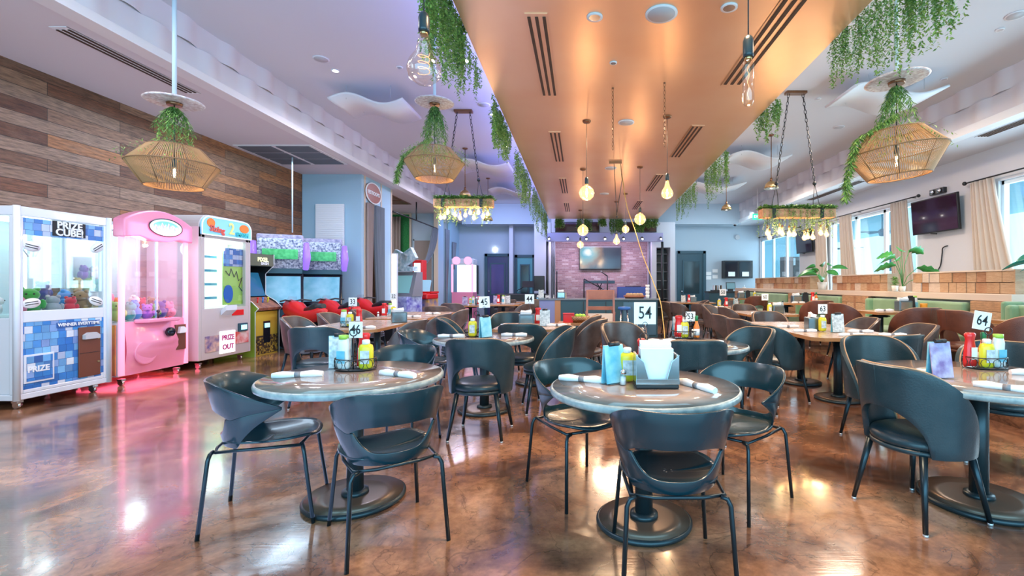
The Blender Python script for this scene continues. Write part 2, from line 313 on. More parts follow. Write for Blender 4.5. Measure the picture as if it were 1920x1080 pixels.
# rear wall with doors
struct('wall_rear', MB().box(XO, XR+.2, YB, YB+.15, 0, ZM), M['wall_back'])
def door(i, pxa, pxb, y, col, zt, inner=None, glassy=False, dy=0):
    x0, x1 = X(pxa, y), X(pxb, y); t = bpy.data.objects.new('door_%d' % i, None); C.objects.link(t); t['kind'] = 'structure'
    MB().box(x0-.02, x0+.10, y-.09, y, 0, zt).box(x1-.10, x1+.02, y-.09, y, 0, zt).box(x0, x1, y-.09, y, zt-.12, zt).build('door_frame', M['dark_teal'], t)
    MB().box(x0+.10, x1-.10, y-.05, y, 0, zt-.12).build('door_leaf', col, t)
    a, b = x0+.26, x1-.26
    MB().box(a, b, y-.065, y-.05, .9, zt-.45).build('door_panel', inner or M['black'], t)
    MB().box(a-.05, a, y-.08, y-.05, .85, zt-.40).box(b, b+.05, y-.08, y-.05, .85, zt-.40).box(a, b, y-.08, y-.05, zt-.45, zt-.40).box(a, b, y-.08, y-.05, .85, .90).build('door_moulding', M['dark_teal'], t)
    MB().sph((x0+.17, y-.10, 1.0), .035, 10).cyl((x0+.17, y-.05, 1.0), (x0+.17, y-.1, 1.0), .012).build('door_handle', M['chrome'], t)
mdk = mat('door_violet', (.05,.06,.14), .2); mtl = mat('door_teal', (.08,.34,.38), .35); mgl = mat('door_dark_glass', (.03,.05,.06), .08)
door(1, 910, 957, YB, mdk, 2.60, mat('door_panel_violet', (.08,.07,.20), .15))
door(2, 966, 1003, YB-.02, mtl, 2.55, M['blackgloss'])
door(3, 1270, 1322, YB, M['dark_teal'], 2.72, mgl)
struct('trim_7', MB().box(X(958, YB), X(965, YB), YB-.5, YB, 0, 3.75).box(X(1003.5, 19), X(1034, 19), 18.6, YB, 0, 3.75).box(X(1216, 18.5)+.12, X(1231, 18.5), 18.5, YB, 0, 3.75).box(X(1231, 18.5), X(1257,18.5), 18.5, YB, 2.75, 3.75).box(X(1257, 18.5), X(1266,18.5), 18.5, YB, 0, 3.75), M['wall_pale'])
# storefront behind the camera
struct('wall_front', MB().box(-9, XR+.2, YF-.2, YF, 0, .5).box(-9, XR+.2, YF-.2, YF, 3.7, ZM).box(-9, -5.5, YF-.2, YF, .5, 3.7).box(6.4, XR+.2, YF-.2, YF, .5, 3.7), M['wall_pale'])
# raised booth platform
struct('floor_platform', MB().box(3.95, XR, 3.2, 16.4, 0, .15), M['floor'])
# patio outside
struct('floor_patio', MB().box(XR+.2, 18, -2, 30, -.1, 0), mat('patio', (.7,.72,.72), .7))
struct('ceiling_patio', MB().box(XR+.2, 15, -2, 30, 3.75, 3.85), mat('patio_ceiling', (.50,.76,.84), .6, var=(.36,.64,.76), vscale=4, stretch=(.3,6,1)))
struct('wall_patio', MB().box(14.9, 15.1, -2, 30, 0, .9).box(9, 15, 29, 29.2, 0, 3.75), mat('patio_wall', (.55,.80,.88), .6))
# ================================================================== COPPER CEILING
M['copper'] = mat('copper', (.93,.56,.34), .36, .65, var=(.97,.64,.42), vscale=1.2)
ZC = 3.7
mb = MB(); P = [(-1.06,.2,ZC), (2.36,.2,ZC), (2.82,17.2,ZC), (-1.18,17.2,ZC)]
mb.prism(P, (0,0,.12))
struct('ceiling_copper', mb, M['copper'])
M['slot'] = mat('slot_dark', (.05,.02,.01), .6)
def vent(name, xa, xb, ya, yb, z, m, label, xs=0, n=3, tilt=0):
    t = thing(name, label, 'air vent', (0,0,0), 0, 'slot air vents'); w = (xb-xa)
    sk = lambda y: (y-ya)*xs
    mb = MB()
    mb.quad((xa,ya,z-.006),(xb,ya,z-.006),(xb+sk(yb),yb,z-.006),(xa+sk(yb),yb,z-.006)); mb.quad((xa,ya,z),(xa+sk(yb),yb,z),(xb+sk(yb),yb,z),(xb,ya,z))
    mb.quad((xa,ya,z-.006),(xa,ya,z),(xb,ya,z),(xb,ya,z-.006)); mb.quad((xa,yb,z-.006),(xb,yb,z-.006),(xb,yb,z),(xa,yb,z))
    mb.build('vent_plate', m, t)
    for k in range(n):
        c = xa + w*(k+.5)/n; h = w/n*.21
        MB().prism([(c-h,ya+.05,z-.014),(c+h,ya+.05,z-.014),(c+h+sk(yb-.05),yb-.05,z-.014),(c-h+sk(yb-.05),yb-.05,z-.014)], (0,0,.010)).build('slot', M['slot'], t)
k = (ZC-H)/2.0
for i, (a, b, c, d, nm) in enumerate([(3.46,4.99,-.42,-.25,'nearest of the left row'),(6.15,7.65,-.43,-.27,'second of the left row'),(8.84,10.3,-.43,-.28,'third of the left row'),(11.5,12.9,-.44,-.30,'farthest of the left row'),
                     (2.9,4.72,1.40,1.60,'nearest of the right row'),(5.9,7.39,1.39,1.55,'second of the right row'),(8.54,10.06,1.36,1.51,'third of the right row'),(11.2,12.5,1.34,1.48,'farthest of the right row')]):
    vent('slot_vent', c*k, d*k, a*k, b*k, ZC, M['copper'], 'copper slot air vent in the copper ceiling, '+nm)
vent('slot_vent', -5.37, -5.19, 4.73, 6.4, ZS, M['white'], 'long white slot air vent in the pale soffit above the claw machines', n=3)
vent('slot_vent', 6.70, 6.90, 6.6, 8.0, ZR, M['white'], 'white slot air vent in the right soffit above the window', n=4)
vent('slot_vent', 6.70, 6.90, 11.3, 14.0, ZR, M['white'], 'white slot air vent in the right soffit beyond the television', n=4)
t = thing('return_grille', 'grey two by three return air grille in the soffit before the blue wall', 'air vent')
mb = MB().box(-6.50,-5.05,8.75,10.15,ZS-.012,ZS); mb.build('grille_frame', M['white'], t)
for ix in range(2):
    for iy in range(3): MB().box(-6.44+ix*.71, -5.82+ix*.71, 8.80+iy*.45, 9.20+iy*.45, ZS-.022, ZS-.010).build('grille_panel', mat('grille_grey', (.13,.15,.18), .6) if ix+iy == 0 else bpy.data.materials['grille_grey'], t)
def disc(name, cat, px, py, z, r, kind, label, group):
    y = F*(z-H)/(CY-py); x = X(px, y)
    t = thing(name, label, cat, (x, y, z), 0, group)
    MB().lathe([(r*.72,-.012),(r,-.012),(r,0)], n=28).build('trim_ring', M['white'] if kind != 'c' else M['copper'], t)
    if kind == 'spk' or kind == 'c': MB().lathe([(0.0001,-.016),(r*.85,-.013),(r*.86,-.010)], n=28).build('speaker_grille', M['lgrey'] if kind == 'spk' else M['copper'], t)
    elif kind == 'on': MB().lathe([(.0001,-.014),(r*.7,-.0135),(r*.72,-.012)], n=20).build('lamp_lens', M['lamp_white'], t)
    else: MB().lathe([(.0001,-.004),(r*.4,-.006),(r*.7,-.0125)], n=20).build('lamp_reflector', M['chrome'], t)
    return t
for px, py, r, kd, lb in [(1115,31,.072,'off','recessed chrome downlight in the copper ceiling left of the big round speaker'),(1367,13,.072,'off','recessed chrome downlight in the copper ceiling right of the big round speaker'),
                       (1150,117,.04,'off','small round ceiling sprinkler plate in the middle of the copper ceiling')]:
    disc('recessed_light', 'ceiling light', px, py, ZC, r, kd, lb, 'recessed lights in the copper ceiling')
for px, py, r, lb in [(1240,25,.142,'large round white ceiling speaker nearest in the copper ceiling'),(1174,229,.12,'round pale ceiling speaker in the copper ceiling above the second pair of bulbs'),(1145,315,.12,'third round pale speaker farther along the copper ceiling'),(1133,363,.12,'farthest round pale speaker in the copper ceiling')]:
    disc('ceiling_speaker', 'speaker', px, py, ZC, r, 'spk', lb, 'speakers in the copper ceiling')
for px, py, lb in [(629,132,'lit recessed spotlight in the lilac ceiling beside the wavy panel'),(874,113,'lit recessed spotlight in the lilac ceiling behind the nearest left greenery'),(923,214,'lit recessed spotlight in the lilac ceiling behind the second left greenery'),(951,274,'lit recessed spotlight farther back in the lilac ceiling beside the copper box')]:
    disc('recessed_light', 'ceiling light', px, py, ZM, .06, 'on', lb, 'spotlights in the main ceiling')
for px, py, lb in [(602,110,'flat lilac round ceiling speaker on the left ceiling'),(908,196,'flat round ceiling speaker beside the second left greenery'),(1573,238,'flat round ceiling speaker behind the right basket lamp'),(1905,28,'round ceiling speaker at the top right of the ceiling')]:
    disc('ceiling_speaker', 'speaker', px, py, ZM, .11, 'spk', lb, 'speakers in the main ceiling')
for px, py, lb in [(749,126,'small round sprinkler in the lilac ceiling left of the big bulb'),(1534,185,'small unlit round fitting in the right ceiling near the canopy plate'),(1875,55,'small unlit round fitting at the upper right of the ceiling'),(1770,148,'small round fitting in the right ceiling beside the wavy panel')]:
    disc('ceiling_fitting', 'ceiling light', px, py, ZM, .05, 'off', lb, 'small fittings in the main ceiling')
# wavy acoustic panels under the main ceiling
def wave_panel(x0, x1, y0, y1, z, label, ph=0):
    t = thing('wave_panel', label, 'acoustic panel', ((x0+x1)/2, (y0+y1)/2, z), 0, 'wavy white acoustic panels'); w = x1-x0; d = y1-y0
    mb = MB().grid(lambda u, v: ((u-.5)*w, (v-.5)*d, .085*math.sin(2*PI*u+ph)), 28, 1)
    mb.build('panel', M['white'], t, solid=.035)
    for sx in (-.3, .3):
        for sy in (-.35, .35): MB().cyl((sx*w, sy*d, .02), (sx*w, sy*d, ZM-z), .004, n=5).build('hanger', M['lgrey'], t)
for a in [(-4.12,-2.9,7.6,8.5,4.33,'nearest wavy white acoustic panel on the left, before the lilac ceiling',0),(-3.2,-1.8,11.6,12.8,4.33,'wavy white acoustic panel above the left beam chandelier',0),(-3.0,-1.6,15.0,16,4.33,'farthest wavy white panel on the left',0),
          (4.2,5.65,7.2,8.1,4.33,'nearest wavy white acoustic panel on the right, behind the disc of the basket lamp',.5),(3.5,4.9,10.9,12.0,4.33,'wavy white acoustic panel behind the right chandelier chains',0),(2.5,3.45,10.9,12.0,4.33,'wavy white acoustic panel beside the copper box, left of the dome lamps',0),(3.2,5.0,14.2,15.3,4.33,'farthest wavy white acoustic panel on the right',1)]:
    wave_panel(*a)
# ================================================================== CHAIRS (local +Y is forward)
M['shell'] = mat('shell_plastic', (.005,.030,.043), .26, spec=.6, coat=.15); M['tube_dark'] = mat('tube_dark', (.02,.035,.045), .28, .6)
M['leather'] = mat('dark_leather', (.010,.034,.046), .32, var=(.026,.048,.058), vscale=9, bump=.12, bscale=120, spec=.5)
M['leather_brown'] = mat('brown_leather', (.10,.030,.018), .38, var=(.17,.055,.03), vscale=7, bump=.25, bscale=160)
M['edge_strip'] = mat('tan_edge', (.42,.25,.14), .45); M['glide'] = mat('glide', (.6,.6,.62), .3, .5)
def shell_chair(label, group):
    t = thing('shell_chair', label, 'chair', (0,0,0), 0, group)
    zb, zt = .445, .80
    def pos(u, z):
        k = (z-zb)/(zt-zb); a = abs(u)
        W_ = .205 + .085*k; D_ = .205 + .085*k
        y = -D_*math.cos(u) - .01
        if a > PI/2: y += (a-PI/2)*.06
        return (W_*math.sin(u), y, z)
    U = R(112)
    def top(u): a = abs(u)/U; return zt - .012 - .145*max(0, (a-.35)/.65)**1.4
    def cut(u):
        k = abs(u)/R(52); return k < 1, (.488+.105*k**4.5, .628 - .025*k**4)
    def low(u):
        a = abs(u)
        if a < R(62): return zb - .015
        k = (a-R(62))/(U-R(62)); return zb - .015 + (top(U)-.012-zb+.015)*k**.85
    mb = MB(); n = 56; cols = []
    for i in range(n+1):
        u = -U + 2*U*i/n; c, (c0, c1) = cut(u); T = top(u); lo = low(u)
        if not c: c0 = c1 = lo + (T-lo)*.48
        zz = [lo, (lo+c0)/2, c0, c1, c1+(T-c1)*.33, c1+(T-c1)*.66, T]
        cols.append((c, [mb.av(pos(u, z)) for z in zz]))
    for i in range(n):
        for j in range(6):
            if j == 2 and (cols[i][0] or cols[i+1][0]): continue
            a, b = cols[i][1], cols[i+1][1]
            if (mb.v[a[j]]-mb.v[a[j+1]]).length < 1e-5 and (mb.v[b[j]]-mb.v[b[j+1]]).length < 1e-5: continue
            mb.af((a[j], b[j], b[j+1], a[j+1]), 0, True)
    mb.build('backrest', M['shell'], t, solid=.011, off=0, bev=.003)
    mb = MB()
    def seat(u, v):
        a = 2*PI*u; r = v
        x = .215*r*math.copysign(abs(math.cos(a))**.82, math.cos(a)); y = .225*r*math.copysign(abs(math.sin(a))**.82, math.sin(a)) + .015
        rr = math.hypot(x/.215, y/.23)
        return (x*(1.04 if y > 0 else 1), y*(1.08 if y > 0 else 1), .452 - .018*(1-min(1, rr**2)) + .012*min(1, rr**3) - (.030*((y-.17)/.08)**2 if y > .17 else 0))
    mb.grid(seat, 36, 8); mb.build('seat', M['shell'], t, solid=.012, off=0)
    fr = MB().tube([(-.195,-.20,.425),(-.10,-.222,.423),(.10,-.222,.423),(.195,-.20,.425),(.205,.0,.425),(.19,.18,.42),(0,.20,.42),(-.19,.18,.42),(-.205,0,.425)], .0085, 8, closed=True)
    fr.build('seat_frame', M['tube_dark'], t)
    for sx in (-1, 1):
        MB().tube([(sx*.175,-.215,.425),(sx*.20,-.222,.418),(sx*.213,-.228,.39),(sx*.235,-.265,0)], .0105, 8).build('leg', M['tube_dark'], t)
        MB().tube([(sx*.165,.19,.42),(sx*.195,.198,.412),(sx*.205,.205,.385),(sx*.235,.255,0)], .0105, 8).build('leg', M['tube_dark'], t)
    return t
def barrel_chair(label, group, leather):
    t = thing('barrel_chair', label, 'chair', (0,0,0), 0, group)
    U = R(118); zt = .855
    def pos(u, z):
        k = (z-.42)/(zt-.42); W_ = .255+.035*k; D_ = .245+.055*k
        return (W_*math.sin(u), -D_*math.cos(u)+.0, z)
    def top(u): a = abs(u)/U; return .405 + (zt-.405)*max(0, 1-max(0, (a-.20)/.80)**2.1)**.75
    def low(u):
        a = abs(u)/R(50)
        return .385 + (.245*math.sqrt(1-a*a) if a < 1 else 0)
    mb = MB(); n = 60; nz = 7
    cols = []
    for i in range(n+1):
        u = -U+2*U*i/n; lo, T = low(u), max(top(u), .41); lo = min(lo, T-.012)
        cols.append([mb.av(pos(u, lo+(T-lo)*j/nz)) for j in range(nz+1)])
    for i in range(n):
        for j in range(nz): mb.af((cols[i][j], cols[i+1][j], cols[i+1][j+1], cols[i][j+1]), 0, True)
    edge = [mb.v[c[-1]].copy() for c in cols]
    mb.build('backrest', leather, t, solid=.034, off=0, bev=.009)
    MB().tube([(p.x*.945, p.y*.945, p.z+.001) for p in edge], .0055, 6).build('edge_strip', M['edge_strip'], t)  # tan strip along the top edge of the backrest
    MB().tube([(p[0]*1.07, p[1]*1.055, p[2]) for p in [pos(0, z) for z in (.64,.70,.76,.82,.85)]], .0022, 5).build('seam', M['leather'], t)
    MB().lathe([(.0001,.485),(.10,.484),(.19,.476),(.235,.458),(.245,.435),(.24,.412)], n=36, sy=.97).build('seat', leather, t)
    MB().lathe([(.225,.405),(.243,.410),(.243,.385),(.225,.378),(.0001,.378)], n=32, sy=.97).build('seat_rail', leather, t)
    for sx in (-1, 1):
        for sy in (-1, 1):
            a, b = Vector((sx*.165, sy*.165, .385)), Vector((sx*.225, sy*.225, .0))
            l = MB().cyl(b+Vector((0,0,.012)), a, .0125, .0205, 12).build('leg', M['tube_dark'], t)
            MB().cyl(b, b+Vector((0,0,.013)), .0135, n=10).build('foot_glide', M['glide'], l)
    return t
SH = []; BR = []
def spos(lst):
    return lst
shell_list = [
 (-1.78, 2.69, 20, 'dark one-piece shell chair turned sideways at the left of round table 46'),
 (-1.02, 2.46, 126, 'dark one-piece shell chair with its back to the camera at round table 46'),
 (.40, 2.15, 90, 'dark shell chair in the centre foreground, its back to the camera at round table 54'),
 (-.02, 3.0, -58, 'dark shell chair at the left of round table 54, copper light on its seat'),
 (.93, 2.86, 222, 'dark shell chair at the right of round table 54 with violet sheen inside its back'),
 (-1.45, 3.72, -95, 'shell chair behind round table 46 facing the camera, with a blue sheen'),
 (-1.72, 5.2, -10, 'shell chair with light rim at the left of round table 45'),
]
g1 = 'dark one-piece shell chairs'; g2 = 'dark leather barrel chairs on the main floor'; g3 = 'brown leather barrel chairs at the green booths'
proto = None
for x, y, h, lb in shell_list:
    if proto is None: proto = shell_chair(lb, g1); proto.location = (x, y, 0); proto.rotation_euler.z = R(h-90)
    else: dup(proto, (x, y, 0), h-90, lb, g1)
barrel_list = [
 (1.93, 2.69, 15, 'large dark leather barrel chair with seamed back in the right foreground'),
 (2.45, 3.82, -95, 'dark leather barrel chair behind round table 64, pale light inside its back'),
 (3.12, 3.45, -130, 'dark leather barrel chair hidden behind the round table 64 pedestal'),
 (-.87, 4.08, 88, 'dark leather barrel chair, arched opening in its back, standing before round table 45'),
 (-.37, 4.92, 192, 'dark leather barrel chair at the right of round table 45, seen from inside'),
 (-1.62, 6.25, 10, 'barrel chair with orange lit inside, between round table 45 and the far tables'),
 (-.68, 5.52, 85, 'dark leather barrel chair with its back to the camera before the square table 44'),
 (.03, 6.12, 168, 'leaning dark barrel chair at the right of square table 44, nearer of two'),
 (-.02, 6.82, 172, 'barrel chair at the right of square table 44, farther of two'),
 (-1.15, 7.2, -90, 'dark barrel chair behind square table 44, left of the napkin dispenser'),
 (.93, 3.98, 88, 'dark teal barrel chair with its back to the camera before round table 53'),
 (1.62, 4.72, 205, 'barrel chair with orange lit rim at the right of round table 53'),
 (.52, 5.25, -60, 'tan lit barrel chair behind and left of round table 53'),
 (2.20, 5.25, 22, 'dark barrel chair at the left side of long table 63, nearest the camera'),
 (2.22, 6.15, 15, 'dark barrel chair at the left side of long table 63, second in the row'),
 (2.25, 7.0, 5, 'dark barrel chair at the left side of long table 63, third in the row'),
 (2.80, 4.36, 112, 'dark barrel chair at the near end of long table 63, turned three quarters away'),
 (3.62, 5.25, 180, 'tan lit barrel chair at the right side of long table 63, nearer of two'),
 (3.62, 6.25, 180, 'barrel chair at the right side of long table 63, farther of two'),
 (3.02, 7.45, -90, 'tan rimmed barrel chair at the far end of long table 63'),
 (-2.85, 5.12, 100, 'dark barrel chair with red sheen at the near end of long table 33'),
 (-2.28, 5.95, 180, 'dark barrel chair at the right side of long table 33, nearest of three'),
 (-2.30, 7.15, 180, 'dark barrel chair at the right side of long table 33, middle of three'),
 (-2.32, 8.35, 180, 'dark barrel chair at the right side of long table 33, farthest of three'),
 (-3.78, 6.45, 0, 'orange lit barrel chair at the left side of long table 33, nearest the claw machines'),
 (-3.76, 7.3, 0, 'orange lit barrel chair at the left side of long table 33, second in the row'),
 (-3.74, 8.3, 0, 'barrel chair at the left side of long table 33, third in the row'),
 (-2.95, 9.75, 90, 'dark barrel chair with violet sheen beyond the far end of the long table 32'),
 (-3.05, 11.2, 90, 'dark barrel chair beside the far left table, back to the camera'),
 (3.6, 10.3, -90, 'tan barrel chair beyond the table with the blurred number 60, facing the camera'),
 (3.0, 9.2, 5, 'brown barrel chair at the left of the number 60 table'),
 (2.9, 10.1, -40, 'brown barrel chair behind the number 60 table on its left corner'),
 (2.45, 11.3, 20, 'tan barrel chair right of the stage counter, leaning sideways, nearer of two'),
 (2.35, 12.1, 10, 'tan barrel chair right of the stage counter, farther of two'),
 (2.85, 10.9, 60, 'grey brown barrel chair behind sign 53 near the rear tables'),
 (3.2, 12.9, 180, 'brown barrel chair at the rear table before the dark rear door'),
 (4.0, 12.8, 200, 'brown barrel chair right of the red edged rear table'),
 (-2.2, 13.6, 150, 'dark barrel chair at the far left table next to the pink machine'),
 (-1.5, 11.0, 170, 'dark brown barrel chair between sign 45 and sign 44'),
 (-1.2, 13.4, -80, 'dark barrel chair at the rear table before the violet door'),
]
protos = {}; g4 = 'brown grey leather barrel chairs on the main floor'
M['leather_taupe'] = mat('taupe_leather', (.060,.040,.036), .33, var=(.105,.075,.068), vscale=9, bump=.12, bscale=120, spec=.6)
for x, y, h, lb in barrel_list:
    warm = (x > 2 and y > 5.5) or (x < -2 and y > 5.5) or (x > 3.3 and y > 5) or y > 9 or (-.2 < x < .6 and y > 5)  # taupe leather; on the left row it carries brown light on the sides
    if warm: lb = lb.replace('dark teal', 'brown grey').replace('dark barrel', 'brown grey barrel').replace('dark leather', 'brown grey leather')
    if warm not in protos: o = barrel_chair(lb, g4 if warm else g2, M['leather_taupe'] if warm else M['leather']); protos[warm] = o; o.location = (x, y, 0); o.rotation_euler.z = R(h-90)
    else: dup(protos[warm], (x, y, 0), h-90, lb, g4 if warm else g2)
booth_chairs = [
 (4.32, 6.12, 92, 'brown leather barrel chair, back to the camera, at the nearest full booth table'),
 (4.20, 7.35, 5, 'brown leather barrel chair seen sideways at the left end of the nearest booth table'),
 (4.36, 8.75, 92, 'brown leather barrel chair, back to the camera, at the second booth table'),
 (4.45, 12.0, 90, 'brown leather barrel chair, back to the camera, at the farthest booth table'),
 (4.28, 4.62, 95, 'brown leather barrel chair at the right frame edge behind sign 64'),
 (4.46, 5.38, 6, 'brown leather barrel chair seen from the side just left of sign 64'),
]
proto = None
for x, y, h, lb in booth_chairs:
    if proto is None: proto = barrel_chair(lb, g3, M['leather_brown']); proto.location = (x, y, .15); proto.rotation_euler.z = R(h-90)
    else: dup(proto, (x, y, .15), h-90, lb, g3)
# ================================================================== TABLES
M['marble'] = mat('marble_top', (.22,.14,.11), .12, var=(.42,.34,.29), vscale=4, coat=.3); M['rim'] = mat('marble_rim', (.20,.27,.29), .25, var=(.38,.44,.44), vscale=22)
M['oak'] = mat('oak_top', (.42,.27,.17), .25, var=(.58,.42,.30), vscale=5, stretch=(6,.8,1), coat=.2); M['oak_edge'] = mat('oak_edge', (.42,.20,.08), .35)
M['iron'] = mat('iron', (.03,.05,.06), .35, .5); M['basetop'] = mat('base_brown', (.13,.085,.06), .32, .3)
def pedestal(t, x, y, br, hz=.72):
    p = MB().cyl((x, y, .03), (x, y, hz), .048, n=20).lathe([(.048,.06),(.075,.055),(.078,.035),(.06,.03)], (x, y, 0), 20).lathe([(.0,.0),(.16,.0),(.16,.015),(.05,.05)], (x, y, hz-.05), 4)
    p.build('pedestal', M['iron'], t)
    b = MB().lathe([(br-.008,0),(br,.010),(br,.022),(br-.012,.030)], (x, y, 0), 48).build('base_plate', M['iron'], t)
    MB().lathe([(br-.014,.0305),(br*.6,.034),(.0001,.036)], (x, y, 0), 48).build('base_cover', M['basetop'], b)
def round_table(x, y, r, br, label):
    t = thing('round_table', label, 'table', (x, y, 0), 0, 'round marbled pedestal tables')
    MB().lathe([(r-.012,.752),(r*.5,.7525),(.0001,.7525)], n=72).build('tabletop', M['marble'], t)
    MB().lathe([(r-.06,.712),(r-.012,.712),(r,.72),(r+.002,.738),(r-.003,.749),(r-.012,.752)], n=72).build('table_rim', M['rim'], t)
    MB().lathe([(.0001,.713),(r-.06,.713)], n=48).build('underside', M['iron'], t)
    pedestal(t, 0, 0, br); return t
def rect_table(x, y, w, d, label, peds, z0=0, clip=.10, group='wooden dining tables', hz=.75, m=None):
    t = thing('dining_table', label, 'table', (x, y, z0), 0, group); a, b, c = w/2, d/2, clip
    P = [(-a+c,-b),(a-c,-b),(a,-b+c),(a,b-c),(a-c,b),(-a+c,b),(-a,b-c),(-a,-b+c)]
    MB().prism([(p[0], p[1], hz-.037) for p in P], (0,0,.034)).build('table_edge', M['oak_edge'], t)
    MB().prism([(p[0]*.995, p[1]*.995, hz-.003) for p in P], (0,0,.003)).build('tabletop', m or M['oak'], t)
    for px, py in peds: pedestal(t, px, py, .25, hz-.035)
    return t
T54 = (.342, 2.57); T46 = (-1.373, 2.85); T64 = (2.38, 2.81); T45 = (-1.0, 4.84); T53 = (1.03, 4.32)
round_table(*T54, .51, .26, 'round marbled pedestal table in the centre foreground under sign 54')
round_table(*T46, .515, .29, 'round marbled pedestal table at the left foreground under sign 46')
round_table(*T64, .60, .31, 'larger round marbled pedestal table at the right edge under sign 64')
round_table(*T45, .51, .27, 'round marbled pedestal table under sign 45, behind the central aisle chair')
round_table(*T53, .49, .26, 'round marbled pedestal table under sign 53, behind the teal chair')
T63 = (2.9, 5.85); rect_table(2.9, 5.85, 1.02, 2.1, 'long wooden table with clipped corners under sign 63', [(0,-.55),(0,.35)])
T33 = (-3.0, 6.45); rect_table(-3.0, 6.45, 1.0, 1.6, 'long wooden table under sign 33, nearer of the pair by the claw machines', [(0,-.4),(0,.45)])
T32 = (-3.0, 8.45); rect_table(-3.0, 8.45, 1.0, 1.9, 'long wooden table under sign 32, farther of the pair by the claw machines', [(0,-.5),(0,.5)])
T44 = (-.62, 6.2); rect_table(-.62, 6.2, .95, .95, 'square wooden table under sign 44', [(0,0)], clip=.04)
T60 = (3.5, 9.1); rect_table(3.5, 9.1, .95, 1.3, 'wooden table behind long table 63 with a small blurred number card', [(0,0)])
T50 = (3.45, 11.5); rect_table(3.45, 11.5, 1.0, 1.0, 'rear wooden table with red lit edge before the dark door', [(0,0)])
TR = (3.3, 14.6); rect_table(3.3, 14.6, 1.5, 1.2, 'rear wooden table farthest right of the stage counter', [(0,0)])
TA = (-3.0, 12.7); rect_table(-3.0, 12.7, 1.1, 1.1, 'far left table with pale top in front of the tied curtain', [(0,0)], m=M['marble'])
TB = (-2.0, 12.0); rect_table(-2.0, 12.0, .9, 1.0, 'rear wooden table behind sign 45', [(0,0)], hz=.80)
TC = (-1.7, 14.8); rect_table(-1.7, 14.8, 1.6, 1.0, 'rear table before the violet door', [(0,0)])
B1 = (4.72, 7.0); rect_table(4.72, 7.0, .98, .62, 'booth table with orange canister, nearest full green booth', [(-.27,0)], .15, .02, 'booth tables')
B2 = (4.9, 10.2); rect_table(4.72, 10.2, 1.0, .62, 'booth table in the second green booth', [(-.27,0)], .15, .02, 'booth tables')
B3 = (4.9, 13.6); rect_table(4.72, 13.6, 1.0, .7, 'booth table in the farthest green booth', [(-.27,0)], .15, .02, 'booth tables')
B0 = (4.84, 5.0); rect_table(4.92, 5.0, .62, .62, 'booth table at the right frame edge behind sign 64', [(0,0)], .15, .02, 'booth tables')
# ================================================================== THINGS ON THE TABLES
TH = {54:.7525, 46:.7525, 64:.7525, 45:.7525, 53:.7525}
M['plum'] = mat('plum_print', (.22,.14,.34), .3, var=(.60,.55,.75), vscale=18); M['printed'] = mat('printed_page', (.75,.80,.82), .4, var=(.35,.42,.45), vscale=42)
M['cyanprint'] = mat('cyan_print', (.08,.42,.60), .3, var=(.35,.70,.80), vscale=12); M['ink'] = mat('ink', (.01,.01,.012), .6); M['bottle_white'] = mat('bottle_white', (.75,.78,.78), .3)
M['steel'] = mat('steel', (.42,.50,.54), .18, .9); M['capw'] = mat('cap_white', (.85,.86,.86), .4)
P0 = {}; SC = {'bottle':1.30, 'disp':1.0, 'dispenser':1.32, 'box_dispenser':1.15, 'menu':1.13, 'shaker':1.15, 'caddy':1.5}
def first(key, make):
    """build one of a kind once, afterwards copy it"""
    def f(loc, rz, label, group, *a):
        k = (key,)+a
        if k not in P0:
            o = make(label, group, *a); o.scale = [SC.get(key, 1)]*3; o.location = loc; o.rotation_euler.z = R(rz); P0[k] = o; return o
        return dup(P0[k], loc, rz, label, group)
    return f
def mk_bottle(label, group, kind):
    nm = {'mustard':'mustard_bottle','ketchup':'ketchup_bottle','mayo':'mayonnaise_bottle','hot':'hot_sauce_bottle'}[kind]
    t = thing(nm, label, 'bottle', (0,0,0), 0, group); m = {'mustard':M['yellow'],'ketchup':M['red'],'mayo':M['bottle_white'],'hot':M['orange']}[kind]
    if kind == 'hot':
        MB().lathe([(.020,0),(.023,.01),(.023,.085),(.012,.115),(.010,.135)], n=16).build('bottle_body', m, t)
        MB().lathe([(.012,.132),(.013,.165),(.009,.172),(.0001,.172)], n=14).build('bottle_cap', M['dgreen'], t)
        MB().lathe([(.0235,.02),(.0237,.07)], n=16).build('bottle_label', M['capw'], t)
    elif kind == 'mustard':
        MB().lathe([(.026,0),(.034,.012),(.035,.10),(.030,.118),(.017,.124)], n=20, sy=.68).build('bottle_body', m, t)
        MB().lathe([(.018,.122),(.018,.140),(.014,.144),(.0001,.145)], n=16).build('bottle_cap', M['capw'], t)
        MB().box(-.021,.021,-.0252,-.0238,.028,.092).build('bottle_label', M['printed'], t)
    elif kind == 'ketchup':
        MB().lathe([(.034,0),(.036,.03),(.030,.10),(.024,.135),(.028,.15),(.031,.165),(.022,.172)], n=20, sy=.66).build('bottle_body', m, t)
        MB().lathe([(.026,-.004),(.034,.0),(.034,.006)], n=20, sy=.7).build('bottle_cap', M['capw'], t)
        MB().box(-.019,.019,-.0240,-.0215,.04,.10).build('bottle_label', M['capw'], t)
    else:
        MB().lathe([(.028,0),(.034,.01),(.033,.06),(.029,.085),(.031,.12),(.024,.150),(.014,.156)], n=20, sy=.68).build('bottle_body', m, t)
        MB().lathe([(.024,.146),(.024,.166),(.0001,.168)], n=16, sy=.8).build('bottle_cap', mat('cap_lime', (.35,.6,.08), .4) if 'cap_lime' not in bpy.data.materials else bpy.data.materials['cap_lime'], t)
        MB().box(-.022,.022,-.0245,-.0225,.03,.09).build('bottle_label', M['cyanprint'], t)
    return t
bottle = first('bottle', mk_bottle)
